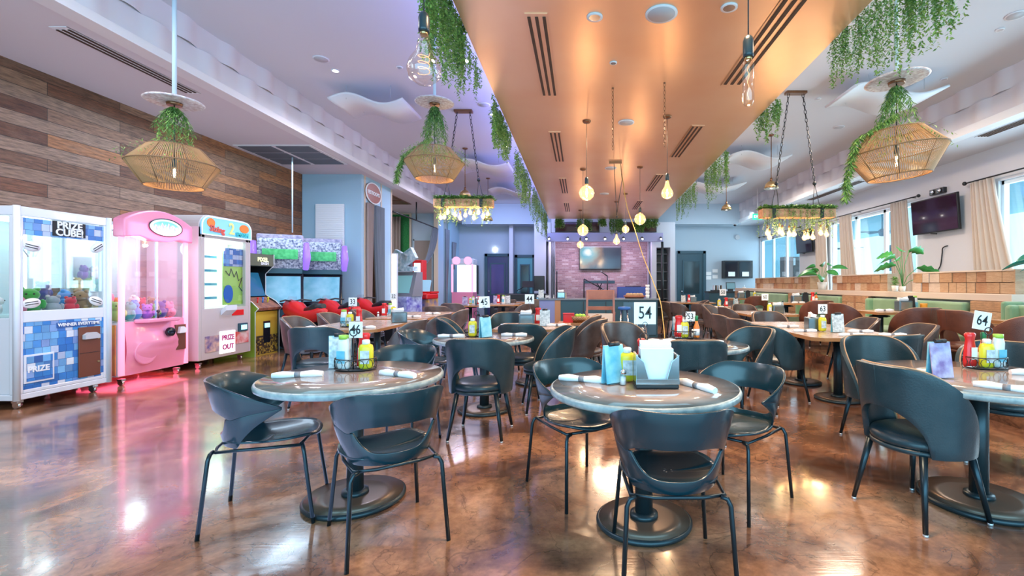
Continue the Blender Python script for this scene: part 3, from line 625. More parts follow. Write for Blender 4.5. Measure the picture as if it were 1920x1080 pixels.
def mk_caddy(label, group):
    t = thing('condiment_caddy', label, 'caddy', (0,0,0), 0, group)
    for z in (.006, .05): MB().tube([(.085*math.cos(a*PI/12), .062*math.sin(a*PI/12), z) for a in range(24)], .0022, 5, closed=True).build('wire_ring', M['black'], t)
    mb = MB()
    for k in range(12):
        a = 2*PI*k/12; pts = []
        for q in range(9):
            b = 2*PI*q/8; aa = a + .20*math.cos(b); pts.append((.086*math.cos(aa), .063*math.sin(aa), .028+.019*math.sin(b)))
        mb.tube(pts, .0015, 4)
    s = mb.build('scroll_wire', M['black'], t); s['kind'] = 'stuff'
    MB().lathe([(.0001,.003),(.083,.003),(.083,.006),(.0001,.006)], n=24, sy=.73).build('caddy_tray', M['black'], t)
    MB().cyl((0,-.02,.005), (0,-.02,.146), .0026, n=6).tube([(.016*math.sin(a*PI/8), -.02, .162-.016*math.cos(a*PI/8)) for a in range(16)], .0024, 5, closed=True).build('caddy_handle', M['black'], t)
    return t
caddy = first('caddy', mk_caddy)
def sign(x, y, z, num, label, zc, w=.088, hh=.105, rz=0, tilt=0, standing=True):
    """number card on a wire stand; zc = height of the card's centre"""
    t = thing('table_number', label, 'table sign', (x, y, z), rz, 'table number cards'); h = zc-z
    c = MB().cbox((0,0,h), (w, .004, hh), ry=tilt).build('card', M['paper'], t, bev=.0015)
    text('number', num, hh*.80, (0, -.0028, h), (90, tilt, 0), M['ink'], c, .0008, .78, .0005)
    mb = MB().cyl((0, .004, .0), (0, .004, h-hh*.3), .002, n=6)
    mb.build('wire_stand', M['black'], t)
    if num not in ('46','64'): MB().tube([(.013*math.sin(a*PI/8), -.005, h-hh*.50-.013*math.cos(a*PI/8)) for a in range(16)], .0016, 5, closed=True).build('clip_loop', M['black'], t)
    MB().lathe([(.0001,0),(.03,0),(.03,.004),(.0001,.005)], n=20).build('stand_foot', M['black'], t)
    return t
def mk_napkin(label, group, L):
    t = thing('napkin_roll', label, 'napkin', (0,0,0), 0, group)
    MB().tube([(-L*.5,0,.013),(-L*.3,0,.017),(0,0,.015),(L*.3,0,.017),(L*.5,0,.013)], [.016,.021,.015,.022,.017], 12).build('napkin', M['napkin'], t)
    MB().cyl((-.016,0,.0155), (.016,0,.0155), .0172, n=14).build('paper_band', M['grey'], t)
    return t
napkin = first('napkin', mk_napkin)
def mk_disp(label, group):
    t = thing('napkin_dispenser', label, 'napkin dispenser', (0,0,0), 0, group)
    w, d, h = .085, .06, .135
    MB().prism([(-w,-d,0),(w,-d,0),(w,d,0),(-w,d,0)], (0,0,.018)).build('dispenser_base', M['black'], t, bev=.006)
    mb = MB()
    for s in (-1, 1): mb.prism([(s*w,-d,.018),(s*w,d,.018),(s*w,d*.8,h),(s*w,-d*.8,h)], (-s*.008,0,0))
    mb.prism([(-w,-d,.018),(-w+.055,-d,.018),(-w+.03,-d,h*.80),(-w,-d,h)], (0,.006,0)).prism([(w,-d,.018),(w,-d,h),(w-.03,-d,h*.80),(w-.055,-d,.018)], (0,.006,0)).box(-w-.001,w+.001,-d-.003,-d-.0005,.019,.040)
    mb.box(-w,w,d-.006,d,.018,h*.9)
    mb.build('dispenser_body', M['steel'], t, bev=.0015)
    MB().cbox((0,-.005,.090), (.130,.075,.135)).build('napkin_stack', M['napkin'], t)
    MB().cbox((0,.01,.165), (.125,.035,.030), rx=20).build('raised_napkin', M['napkin'], t)
    return t
dispenser = first('dispenser', mk_disp)
M['steel_dark'] = mat('brushed_steel_dark', (.16,.22,.25), .28, .75)
def mk_boxdisp(label, group):
    t = thing('napkin_dispenser', label, 'napkin dispenser', (0,0,0), 0, group)
    MB().box(-.088,.088,-.055,.055,.0,.135).build('dispenser_body', M['steel_dark'], t, bev=.010)
    MB().box(-.070,.070,-.058,-.054,.02,.118).build('face_plate', M['steel'], t, bev=.002)
    MB().cbox((-.01,0,.150), (.12,.05,.035), rx=12, ry=5).cbox((.02,.005,.162), (.07,.03,.035), rx=-15, ry=-12).build('raised_napkin', M['napkin'], t)
    return t
box_dispenser = first('box_dispenser', mk_boxdisp)
def mk_menu(label, group, m):
    t = thing('menu_holder', label, 'menu', (0,0,0), 0, group)
    MB().box(-.062,.062,-.045,.045,0,.005).build('holder_base', M['glass'], t)
    MB().cbox((0,-.012,.095), (.115,.006,.18), rx=-8).build('front_menu', m, t)
    MB().cbox((0,.010,.095), (.118,.008,.185), rx=4).build('back_menu', M['cyanprint'], t)
    MB().cyl((-.03,-.004,.192), (.03,-.004,.192), .011, n=10).build('binder_clip', M['black'], t)
    return t
menu = first('menu', lambda l, g, k: mk_menu(l, g, {'plum':M['plum'],'print':M['printed'],'cyan':M['cyanprint'],'dark':M['black']}[k]))
def mk_shaker(label, group):
    t = thing('salt_shaker', label, 'shaker', (0,0,0), 0, group)
    MB().lathe([(.016,0),(.019,.01),(.015,.05),(.014,.055)], n=12).build('shaker_body', M['glass'], t); MB().lathe([(.0001,.003),(.014,.003),(.012,.04),(.0001,.04)], n=12).build('salt', M['capw'], t)
    MB().lathe([(.016,.054),(.016,.066),(.009,.074),(.0001,.075)], n=12).build('shaker_cap', M['chrome'], t); return t
shaker = first('shaker', mk_shaker)
gB = {'mustard':'mustard bottles','ketchup':'ketchup bottles','mayo':'white sauce bottles','hot':'hot sauce bottles'}
cn = {'mustard':'yellow mustard squeeze bottle','ketchup':'red ketchup squeeze bottle','mayo':'white sauce bottle with coloured label','hot':'orange hot sauce bottle with green cap'}
def setup(where, z, items, spin=0):
    """items: (kind, x, y, rz, extra)"""
    for it in items:
        k, x, y = it[0], it[1], it[2]; rz = it[3] if len(it) > 3 else 0; ex = it[4] if len(it) > 4 else ''
        ex = (' '+ex) if ex else ''
        if k in gB: bottle((x, y, z+.0065), rz, cn[k]+ex+' on '+where, gB[k], k)
        elif k == 'caddy': caddy((x, y, z), rz, 'black scrolled wire condiment caddy'+ex+' on '+where, 'condiment caddies')
        elif k == 'disp': (dispenser if 'centre foreground' in where else box_dispenser)((x, y, z), rz, 'steel napkin dispenser with white napkins'+ex+' on '+where, 'napkin dispensers')
        elif k == 'nap': napkin((x, y, z), rz, 'rolled white napkin'+ex+' on '+where, 'napkin rolls', .27)
        elif k == 'sh': shaker((x, y, z), rz, 'small glass salt shaker'+ex+' on '+where, 'shakers')
        elif k.startswith('menu'): menu((x, y, z), rz, {'plum':'purple printed','print':'grey printed','cyan':'light blue','dark':'black'}[k[5:]]+' menus in a clear stand'+ex+' on '+where, 'menu stands', k[5:])
def at(px, py, h): y = F*(H-h)/(py-CY); return X(px, y), y
z = .7525
# table 46
x, y = at(667, 693, z)
setup('the left foreground round table', z, [('caddy',x,y), ('mayo',x-.072,y-.01,-10), ('mustard',x+.072,y-.012,8), ('ketchup',x+.03,y+.052,0)])
sign(x-.002, y+.005, z+.006, '46', 'white table number card 46 on a wire loop above the caddy', z+.255)
setup('the left foreground round table', z, [('menu_print',x-.13,y+.06,24), ('nap',T46[0]-.30,T46[1]-.08,14,'at the left side'), ('nap',T46[0]+.28,T46[1]-.06,-24,'at the right side')])
# table 54
x, y = at(1229, 724, z)
setup('the centre foreground round table', z, [('disp',x,y,0)])
setup('the centre foreground round table', z, [('menu_cyan',T54[0]-.165,T54[1]+.03,35), ('mustard',T54[0]-.085,T54[1]+.06,0), ('ketchup',T54[0]+.01,T54[1]+.17,80), ('caddy',T54[0]+.02,T54[1]+.17,0), ('mayo',T54[0]+.065,T54[1]+.17,0),
        ('sh',T54[0]-.115,T54[1]-.02,0,'by the light blue menus'), ('sh',T54[0]+.16,T54[1]+.0,0,'right of the dispenser'),
        ('nap',T54[0]-.34,T54[1]+.07,-20,'at the left side'), ('nap',T54[0]+.265,T54[1]-.10,-62,'at the right side')])
sign(T54[0]+.02, T54[1]+.10, z, '54', 'large white table number card 54 on a tall wire stand', 1.135, .125, .125)
# table 64
x, y = at(1846, 690, z)
setup('the right foreground round table', z, [('caddy',x,y), ('mustard',x-.012,y-.030,0), ('mayo',x+.085,y-.005,8), ('ketchup',x-.088,y+.01,15), ('hot',x+.035,y+.05,0),
        ('menu_plum',X(1766, 2.72),2.74,6), ('nap',X(1706,2.86),2.86,-22,'at the left side'), ('nap',X(1888,2.42),2.42,-50,'at the near right'), ('nap',T64[0]+.36,T64[1]+.02,-10,'at the far right')])
sign(x+.0, y+.02, z+.006, '64', 'tilted white table number card 64 above the caddy', 1.06, .115, .12, 0, 10)
# table 45
setup('the second row round table left of centre', z, [('mustard',T45[0]-.13,T45[1]+.04,0), ('menu_cyan',T45[0]+.01,T45[1]+.0,50), ('nap',T45[0]-.34,T45[1]+.0,4,'at the left side'), ('nap',T45[0]+.29,T45[1]+.12,0,'at the right side'), ('caddy',T45[0]-.1,T45[1]+.12)])
sign(T45[0]-.02, T45[1]+.09, z, '45', 'white table number card 45 on a wire stand', 1.112, .115, .12, 0, -3)
# table 53
x, y = at(1283, 634, z)
setup('the second row round table right of centre', z, [('caddy',x,y), ('ketchup',x-.055,y), ('mustard',x+.0,y-.01), ('hot',x+.12,y-.02), ('menu_print',x-.03,y+.11,10), ('nap',T53[0]-.28,T53[1]+.1,0,'at the left side'), ('nap',T53[0]+.14,T53[1]-.02,5,'at the middle'), ('sh',x+.10,y+.05)])
sign(x+.07, y+.03, z, '53', 'white table number card 53 on a wire loop', .97, .10, .10)
z = .75
# table 44
setup('the square centre table', z, [('disp',T44[0]-.1,T44[1]+.0), ('menu_print',T44[0]+.14,T44[1]-.02,5), ('nap',T44[0]-.3,T44[1]-.05,0,'at the left side'), ('nap',T44[0]+.3,T44[1]-.05,0,'at the right side'), ('ketchup',T44[0]+.03,T44[1]+.2)])
sign(T44[0]-.08, T44[1]+.14, z, '44', 'white table number card 44 above the napkin dispenser', 1.10, .125, .13)
# table 63
setup('the long table on the right', z, [('disp',2.76,5.62,80), ('mustard',2.80,5.45,0), ('menu_print',2.92,5.35,0), ('nap',2.58,5.42,0,'at the left near side'), ('nap',2.86,4.98,0,'at the near end'), ('nap',2.62,5.95,0,'at the left far side'), ('nap',3.18,5.35,-8,'at the right near side'), ('nap',3.30,4.98,-10,'at the right near corner')])
sign(2.88, 5.6, z, '63', 'white table number card 63 on the long wooden table', 1.005, .11, .115)
# tables 33 and 32
setup('the nearer claw side table', z, [('mayo',-3.06,6.05), ('mustard',-2.98,6.05), ('ketchup',-2.88,6.08), ('caddy',-2.98,6.07), ('disp',-2.62,6.75,30), ('nap',-3.28,5.82,0,'at the left near side'), ('nap',-2.7,5.85,0,'at the right near side'), ('nap',-3.3,6.7,0,'at the left far side')])
sign(-2.98, 6.12, z, '33', 'white table number card 33 beside the bottles', 1.07, .11, .115)
setup('the farther claw side table', z, [('ketchup',-3.36,8.0), ('mustard',-3.2,8.0), ('mayo',-3.28,8.06), ('sh',-3.42,7.9), ('nap',-2.8,7.8,0,'at the near side'), ('nap',-2.72,8.6,0,'at the far side')])
sign(-3.24, 8.1, z, '32', 'white table number card 32 on the farther left table', 1.09, .11, .115)
# rear tables
setup('the table with the blurred number', z, [('disp',3.72,8.9,0), ('mustard',3.57,8.9), ('nap',3.3,8.75,0), ('menu_print',3.86,9.0,60)])
sign(3.58, 9.15, z, '60', 'small white number card 60 on the table behind long table 63', 1.05, .13, .13)
setup('the red edged rear table', z, [('ketchup',3.52,11.4), ('menu_print',3.72,11.3,30), ('mustard',3.38,11.5), ('nap',3.25,11.15,0)])
sign(3.5, 11.6, z, '50', 'small white number card 50 on the red edged rear table', 1.10, .16, .16)
setup('the farthest rear table right of the stage', z, [('ketchup',3.3,14.4), ('menu_print',3.15,14.5,0), ('disp',3.45,14.5,0)])
setup('the far left pale topped table', z, [('menu_plum',-3.1,12.5,0), ('mayo',-2.9,12.6), ('ketchup',-2.75,12.6), ('mustard',-3.0,12.7), ('disp',-2.8,12.85)])
setup('the rear table behind sign 45', .80, [('ketchup',-2.1,11.9), ('mayo',-1.98,11.9), ('menu_print',-1.9,12.1,0), ('menu_plum',-2.2,12.1,0)])
setup('the rear table before the violet door', z, [('disp',-1.3,14.6), ('menu_print',-1.05,14.6,0), ('ketchup',-1.6,14.6)])
z = .90
M['canister'] = mat('canister_orange', (.80,.34,.04), .35)
setup('the nearest full booth table', z, [('disp',X(1694,7.05),7.05,0), ('menu_dark',X(1711,7.0),7.05,0), ('sh',X(1722,7.0),7.1), ('nap',X(1662,6.9),6.95,0,'at the left end'), ('nap',X(1768,6.9),6.9,0,'at the right end')])
t = thing('paper_canister', 'orange and white drink canister on the nearest full booth table', 'canister', (X(1732,7.0), 7.0, z))
MB().lathe([(.045,0),(.047,.10),(.047,.115),(.0001,.116)], n=20).build('canister_body', M['canister'], t); MB().lathe([(.0478,.015),(.0478,.045)], n=20).build('canister_band', M['paper'], t)
bottle((X(1724,7.1), 7.2, z+.0065), 0, 'tall clear sauce bottle behind the orange canister', gB['mayo'], 'mayo')
setup('the second booth table', z, [('disp',4.65,10.15), ('menu_dark',4.82,10.1,0), ('ketchup',4.98,10.1), ('hot',5.08,10.15), ('nap',4.6,9.95,0)])
setup('the farthest booth table', z, [('menu_dark',4.75,13.4,0), ('mustard',4.95,13.4), ('disp',4.6,13.5), ('sh',5.05,13.4)])
setup('the booth table at the right frame edge', z, [('nap',4.8,4.9,0), ('disp',5.05,5.08,0)])
# basket of toys on a low serving stand
t = thing('serving_stand', 'small dark wooden stand under the toy basket', 'stand', (-.10, 7.45, 0)); MB().box(-.26,.26,-.2,.2,.66,.70).build('stand_top', M['oak_edge'], t)
for sx in (-1, 1):
    for sy in (-1, 1): MB().cyl((sx*.23,sy*.17,0), (sx*.23,sy*.17,.66), .018, n=8).build('leg', M['bronze'], t)
t = thing('wicker_basket', 'tan wicker basket of condiments behind square table 44', 'basket', (-.02, 7.4, .70)); M['wicker'] = brickmat('wicker', [(.35,.18,.08),(.55,.33,.17)], .04, .02, 'XZ', .003, (.1,.05,.02), .6, .3)
MB().lathe([(.0001,.004),(.13,.004),(.13,0),(.155,.10),(.148,.10),(.12,.01)], n=24, sy=.8).build('basket_body', M['wicker'], t)
t = thing('red_box', 'small bright red box in front of the stage counter', 'box', (-.20, 7.4, .70)); MB().box(-.085,.085,-.06,.06,0,.13).build('box_body', M['red'], t, bev=.006); MB().box(-.09,.09,-.065,.065,.13,.145).build('box_lid', M['red'], t)
for k, (dx, dy) in enumerate([(-.05,0),(.0,.03),(.05,-.02)]):
    tag(MB().sph((-.02+dx, 7.4+dy, .70+.095), .042, 10).build('lime', mat('lime_skin', (.25,.5,.05), .4) if k == 0 else bpy.data.materials['lime_skin']), ['lime on the left of the wicker basket','lime in the middle of the wicker basket','lime on the right of the wicker basket'][k], 'fruit', 'limes in the wicker basket')
# ================================================================== LAMPS
M['rattan'] = mat('rattan', (.40,.23,.10), .6); M['rattan_dark'] = mat('rattan_hoop', (.22,.12,.05), .6); M['socket'] = mat('socket_black', (.012,.03,.04), .3)
def leaf(mb, p, L, w, rnd, mi=0, down=.5):
    a = rnd.uniform(0, 2*PI); d = Vector((math.cos(a), math.sin(a), -down+rnd.uniform(-.5, .4))).normalized()
    s_ = d.cross(Vector((0,0,1))).normalized() if abs(d.z) < .98 else Vector((1,0,0))
    s_ = (s_ + Vector((0,0,rnd.uniform(-.6,.6)))).normalized(); p = Vector(p)
    mb.quad(p, p+d*L*.5+s_*w, p+d*L, p+d*L*.5-s_*w, mi)
def strand(mb, p, L, rnd, step=.014, leafL=.022, leafW=.006, drift=.25, bush=.012):
    p = Vector(p); n = max(3, int(L/step)); dx, dy = rnd.uniform(-drift, drift), rnd.uniform(-drift, drift); q = p.copy()
    for k in range(n):
        q = q + Vector((dx*step*math.sin(k*.21+1), dy*step*math.cos(k*.17), -step)); b = bush*(1-.6*k/n)
        for _ in range(2): leaf(mb, q+Vector((rnd.uniform(-b,b), rnd.uniform(-b,b), 0)), leafL*rnd.uniform(.6,1.2), leafW, rnd, rnd.choice((0,0,1)))
    return q
def greenery(label, x, y0, y1, z0, z1a, z1b, n, seed, spread=.09, side=-1, group='greenery hanging along the copper ceiling', bright=False):
    rnd = random.Random(seed); mb = MB()
    for k in range(n):
        u = rnd.random(); y = y0+(y1-y0)*u; xx = x + side*rnd.uniform(.0, spread); zb = z1a+(z1b-z1a)*u
        L = (z0-zb)*rnd.uniform(.35, 1.0)
        strand(mb, (xx, y, z0+rnd.uniform(-.05,.03)), L, rnd, .020 if y0 > 8 else .015, .046 if y0 > 6 else .034, .011 if y0 > 6 else .0075)
    o = mb.build('hanging_greenery', [M['green'], M['green2']]); return tag(o, label, 'plant', group)
E = lambda y: -1.10-.007*y; EE = lambda y: 2.42+.027*y
greenery('greenery hanging off the left copper edge, nearest clump behind the big unlit bulb', -1.12, 3.5, 4.6, 3.82, 2.95, 3.1, 120, 1)
greenery('thin trailing greenery on the left copper edge, just past the nearest clump', -1.14, 4.6, 5.5, 3.82, 3.30, 3.38, 26, 2)
greenery('greenery clump on the left copper edge beside the beam chandelier canopy', -1.15, 6.2, 7.7, 3.82, 3.15, 3.25, 60, 3)
greenery('greenery clump on the left copper edge, third from the camera', -1.18, 8.5, 11.4, 3.82, 2.95, 2.92, 60, 4)
greenery('greenery clump on the left copper edge, farthest, next to the stage', -1.20, 11.9, 16.8, 3.82, 2.80, 2.70, 70, 5)
greenery('bright greenery at the top right, in front of the rod of the right basket lamp', 2.54, 3.2, 3.75, 3.82, 3.05, 3.0, 80, 6, side=1)
greenery('trailing greenery on the right copper edge left of the basket lamp rod', 2.52, 3.8, 4.8, 3.82, 2.98, 3.3, 64, 7, side=1)
greenery('small greenery at the very top right beside the bright clump', 2.85, 3.25, 3.5, 3.95, 3.45, 3.5, 22, 77, side=1)
greenery('greenery clump on the right copper edge beside the right canopy plate', 2.60, 6.3, 7.0, 3.82, 3.30, 3.35, 30, 8, side=1)
greenery('greenery clump on the right copper edge, third from the camera', 2.66, 8.7, 10.2, 3.82, 3.05, 2.98, 46, 9, side=1)
greenery('greenery clump on the right copper edge, farthest, above the rear door', 2.75, 11.4, 13.8, 3.82, 3.15, 3.05, 46, 10, side=1)
for i, (pa, pb, pb_y) in enumerate([(1042,1056,428),(1082,1112,436),(1122,1136,425),(1144,1166,440),(1192,1206,436),(1210,1232,428)]):
    rnd = random.Random(40+i); mb = MB(); Y_ = 17.35
    for k in range(34):
        zz = Z(pb_y, Y_); strand(mb, (X(rnd.uniform(pa, pb), Y_), Y_-.10+rnd.uniform(0,.10), 3.74), (3.74-zz)*rnd.uniform(.5,1), rnd, .026, .085, .020)
    tag(mb.build('hanging_greenery', [M['green'], M['green2']]), 'greenery at the far end of the copper ceiling, '+['first','second','third','fourth','fifth','sixth'][i]+' clump from the left', 'plant', 'greenery hanging along the copper ceiling')
def basket_lamp(px, py, Wd, label, seed, zdisc, bush=0, tilt=0, trail=0, dpx=None):
    Y_ = Wd*F/(160 if seed == 3 else 139 if seed == 1 else 108); x = X(px, Y_); zc = Z(py, Y_)
    t = thing('basket_lamp', label, 'pendant lamp', (x, Y_, zc), 0, 'rattan basket pendant lamps'); r1, r2, r3 = Wd*.29, Wd*.5, Wd*.32; z1, z3 = Wd*.235, -Wd*.29
    T = Matrix.Rotation(R(tilt), 4, 'Y')
    n = 128; mb = MB(); mb.M = T
    for k in range(n):
        a = 2*PI*k/n; ca, sa = math.cos(a), math.sin(a); b = 2*PI*(k+1.3)/n
        mb.tube([(r1*ca,r1*sa,z1),(r2*ca,r2*sa,0),(r3*math.cos(b),r3*math.sin(b),z3)], .0042*Wd/.75, 3, cap=False)
    q = mb.build('woven_shade', M['rattan'], t); q['kind'] = 'stuff'
    for r, z in ((r1,z1),(r2,0),(r3,z3)):
        mb = MB(); mb.M = T; mb.tube([(r*math.cos(a*PI/24), r*math.sin(a*PI/24), z) for a in range(48)], .0065, 6, closed=True).build('hoop', M['rattan_dark'], t)
    for k in range(8):
        a = 2*PI*k/8+.2; ca, sa = math.cos(a), math.sin(a); mb = MB(); mb.M = T
        mb.tube([(r1*ca*1.01,r1*sa*1.01,z1),(r2*ca*1.01,r2*sa*1.01,0),(r3*ca*1.01,r3*sa*1.01,z3)], .0042, 5).build('rib', M['rattan_dark'], t)
    zd = zdisc-zc
    MB().cyl((0,0,zd-.03), (0,0,-.0), .006, n=6).build('cord', M['black'], t)
    MB().cyl((0,0,-.02), (0,0,.06), .02, n=12).build('lamp_socket', M['socket'], t)
    b = MB().sph((0,0,-.075), (.032,.032,.055), 14).build('bulb', M['bulb_glass'], t)
    MB().cyl((0,0,-.11), (0,0,-.04), .009, n=8).build('filament', M['filament'], b)
    pl = point('basket_bulb', (x, Y_, zc-.16), 6, (1,.66,.36), .04)
    mb = MB(); mb.M = Matrix.Translation((0,0,zd)) @ Matrix.Rotation(R(tilt*.7), 4, 'Y')
    rd = Wd*.33; mb.lathe([(.0001,.012),(rd*.5,.014),(rd*.95,.004),(rd,-.006),(rd*.93,-.016),(rd*.78,-.010),(rd*.6,-.020),(rd*.4,-.012),(.05,-.022)], n=48)
    mb.build('ceiling_disc', M['disc'], t)
    MB().cyl((0,0,zd-.045), (0,0,zd-.012), .062, .07, n=24).build('hub', M['bronze'], t)
    MB().cyl((0,0,zd), (0,0,ZM-zc), .020, n=14).build('rod', M['rodw'], t)
    rnd = random.Random(seed); mb = MB()
    for k in range(26+bush//3):
        a = rnd.uniform(0, 2*PI); L = rnd.uniform(.4, 1)*(zd-z1)*1.1; p = Vector((.03*math.cos(a), .03*math.sin(a), zd-.06)); e = Vector((.16*math.cos(a), .16*math.sin(a), zd-.06-L))
        for q in range(16):
            u = q/15; c = p.lerp(e, u)+Vector((0,0,.03*math.sin(PI*u)))
            for _ in range(2): leaf(mb, c, .065, .0055, rnd, rnd.choice((0,1,1)), .9)
    for k in range(bush):
        a = rnd.uniform(0, 2*PI); rr = r1*rnd.uniform(.3,1.15); c = Vector((rr*math.cos(a), rr*math.sin(a), z1+rnd.uniform(-.02,.07)))
        m_ = c.copy()
        for q in range(14):
            m_ += Vector((math.cos(a)*.017, math.sin(a)*.017, -.013)); leaf(mb, m_, .035, .005, rnd, rnd.choice((0,0,1)), .7)
    if trail:
        m_ = Vector((-.04,0,z1+.12)); path = []
        for q in range(90):
            tt = q/89
            if tt < .35: m_ = Vector((-.04-.34*tt/.35*Wd/.75, -.05, z1+.14-.22*tt/.35))
            else: m_ = Vector((-.38*Wd/.75-.10*math.sin((tt-.35)*2.2), -.05, z1-.08-(tt-.35)/.65*trail))
            for _ in range(8): leaf(mb, m_+Vector((rnd.uniform(-.015,.015),rnd.uniform(-.015,.015),0)), .07, .006, rnd, rnd.choice((0,1,0)), .9)
    mb.build('trailing_leaves', [M['green'], M['green2']], t)
    return t
M['disc'] = mat('plaster_disc', (.80,.78,.78), .5, var=(.48,.36,.36), vscale=34); M['rodw'] = mat('rod_white', (.62,.74,.80), .4)
basket_lamp(327, 310, .75, 'rattan basket pendant lamp on the left before the plank wall', 1, 3.15, 10)
basket_lamp(815, 305, .75, 'rattan basket pendant lamp overgrown with grass, left of the copper ceiling', 2, 3.67, 90, 0, .35)
basket_lamp(1681, 285, .75, 'large rattan basket pendant lamp on the right with a long trailing vine', 3, 3.10, 14, -6, .52)
def lit_glass():
    m = glass('bulb_lit', (1,.93,.80), .06); nt = m.node_tree; o = nt.nodes['Material Output']; sh = o.inputs[0].links[0].from_socket
    e = nt.nodes.new('ShaderNodeEmission'); e.inputs[0].default_value = (1,.62,.28,1); e.inputs[1].default_value = .55; a = nt.nodes.new('ShaderNodeAddShader')
    nt.links.new(sh, a.inputs[0]); nt.links.new(e.outputs[0], a.inputs[1]); nt.links.new(a.outputs[0], o.inputs[0]); return m
M['bulb_lit'] = lit_glass()
def bulb_shape(mb, kind, r):
    if kind == 'globe': mb.lathe([(.022,r*1.10),(.028,r*.98),(r*.5,r*.87),(r*.87,r*.5),(r,0),(r*.87,-r*.5),(r*.5,-r*.87),(.0001,-r)], n=28)
    elif kind == 'tear': mb.lathe([(.022,r*2.0),(.028,r*1.65),(r*.48,r*1.0),(r*.85,r*.45),(r,-.05*r),(r*.88,-r*.55),(r*.5,-r*.88),(.0001,-r)], n=28)
    else: mb.lathe([(.020,r*4.4),(r*.8,r*4.0),(r,r*3.6),(r,-r*2.6),(r*.7,-r*3.4),(.0001,-r*3.7)], n=24)
def bulb_pendant(x, y, zc, zb, kind, r, label, lit=True, cord=None, group='filament bulb pendants under the copper ceiling'):
    t = thing('bulb_pendant', label, 'pendant lamp', (x, y, zb), 0, group)
    top = {'globe':r*1.06,'tear':r*1.95,'tube':r*4.3}[kind]
    mb = MB(); bulb_shape(mb, kind, r); b = mb.build('bulb', M['bulb_lit'] if lit else M['bulb_glass'], t)
    fm = M['filament'] if lit else M['filament_dim']
    f = MB()
    if kind == 'tube': f.tube([(.004*math.cos(k*.9), .004*math.sin(k*.9), r*3.6-k*r*.30) for k in range(22)], .0012, 4)
    elif lit: f.lathe([(.006,-r*.55),(.016,0),(.006,r*.6)], n=6)
    else: f.tube([(r*.35*math.cos(k*.9), r*.35*math.sin(k*.9), r*.9-k*r*.05) for k in range(26)], .0015, 4)
    f.build('filament', fm, b)
    MB().lathe([(.018,top-.002),(.021,top+.022),(.0001,top+.022)], n=16).build('brass_collar', M['brass'], t)
    s_ = .085 if kind != 'tube' else .10
    MB().lathe([(.026,top+.015),(.028,top+.03),(.028,top+s_),(.022,top+s_+.02),(.008,top+s_+.035)], n=18).build('lamp_socket', M['socket'], t)
    if cord: MB().tube([(0,0,top+s_)]+cord, .0035, 6).build('cord', M['black'], t)
    else: MB().cyl((0,0,top+s_), (0,0,zc-zb), .0035, n=6).build('cord', M['black'], t)
    if cord is None: MB().lathe([(.0001,-.028),(.05,-.026),(.062,-.012),(.062,0),(.0001,0)], (0,0,zc-zb), 24).build('ceiling_canopy', M['bronze'], t)
    if lit: point('pendant_bulb', (x, y-.0, zb-r-.03), 7, (1,.66,.38), .05)
    return t
def pend(pxc, pyc, pyb, kind, r, label, lit=True, **k):
    y = F*(ZC-H)/(CY-pyc); return bulb_pendant(X(pxc, y), y, ZC, Z(pyb, y), kind, r, label, lit, **k)
pend(1100, 227, 362, 'globe', .112, 'lit round globe bulb on the left, nearest lit pendant under the copper ceiling')
pend(1251, 218, 362, 'tear', .086, 'lit teardrop bulb on the right, under the copper ceiling')
pend(1200, 313, 411, 'globe', .118, 'lit round globe bulb right of the stage television')
pend(1093, 317, 432, 'globe', .115, 'lit round globe bulb directly behind and below the nearest globe')
pend(1173, 363, 430, 'globe', .10, 'small lit bulb between the two rear globe bulbs')
pend(1088, 394, 459, 'globe', .115, 'lowest lit bulb at the left edge of the stage television')
pend(1156, 378, 452, 'tear', .10, 'lit teardrop bulb above the right corner of the stage television')
bulb_pendant(X(795,2.34), 2.34, ZC+.88, Z(128,2.34), 'tear', .084, 'big unlit teardrop bulb hanging at the top left of the copper ceiling', False, group='unlit bulb pendants')
bulb_pendant(X(1403,2.5), 2.5, ZC, Z(160,2.5), 'tube', .031, 'unlit tube shaped bulb hanging at the top right', False, group='unlit bulb pendants')
# linear canopy with crossing cords, chains and the long golden cord
y = F*(ZC-H)/(CY-303)
t = thing('cord_rail', 'dark rail with two crossing black cords under the copper ceiling', 'pendant lamp', (X(1154,y), y, ZC)); MB().box(-.125,.125,-.02,.02,-.04,0).build('rail', M['bronze'], t)
MB().tube([(-.03,0,-.04),(.01,0,-.75),(.03,0,-1.05)], .006, 6).build('cord', M['black'], t); MB().tube([(.10,0,-.04),(.13,0,-.35),(.03,0,-1.0)], .006, 6).build('cord', M['black'], t); MB().sph((.03,0,-1.08), .022, 8).build('cord_grip', M['black'], t)
def chain(pts, lk, wr, m, name, parent):
    mb = MB(); pts = [Vector(p) for p in pts]; tot = sum((pts[i+1]-pts[i]).length for i in range(len(pts)-1)); n = int(tot/lk); 
    for k in range(n):
        s_ = (k+.5)/n*tot; i = 0
        while i < len(pts)-2 and s_ > (pts[i+1]-pts[i]).length: s_ -= (pts[i+1]-pts[i]).length; i += 1
        d = (pts[i+1]-pts[i]).normalized(); c = pts[i]+d*s_; u = d.orthogonal().normalized() if k % 2 else d.cross(d.orthogonal()).normalized()
        mb.tube([c+d*(lk*.62*math.cos(a))+u*(lk*.26*math.sin(a)) for a in [q*PI/4 for q in range(8)]], wr, 4, closed=True)
    o = mb.build(name, m, parent); o['kind'] = 'stuff'; return o
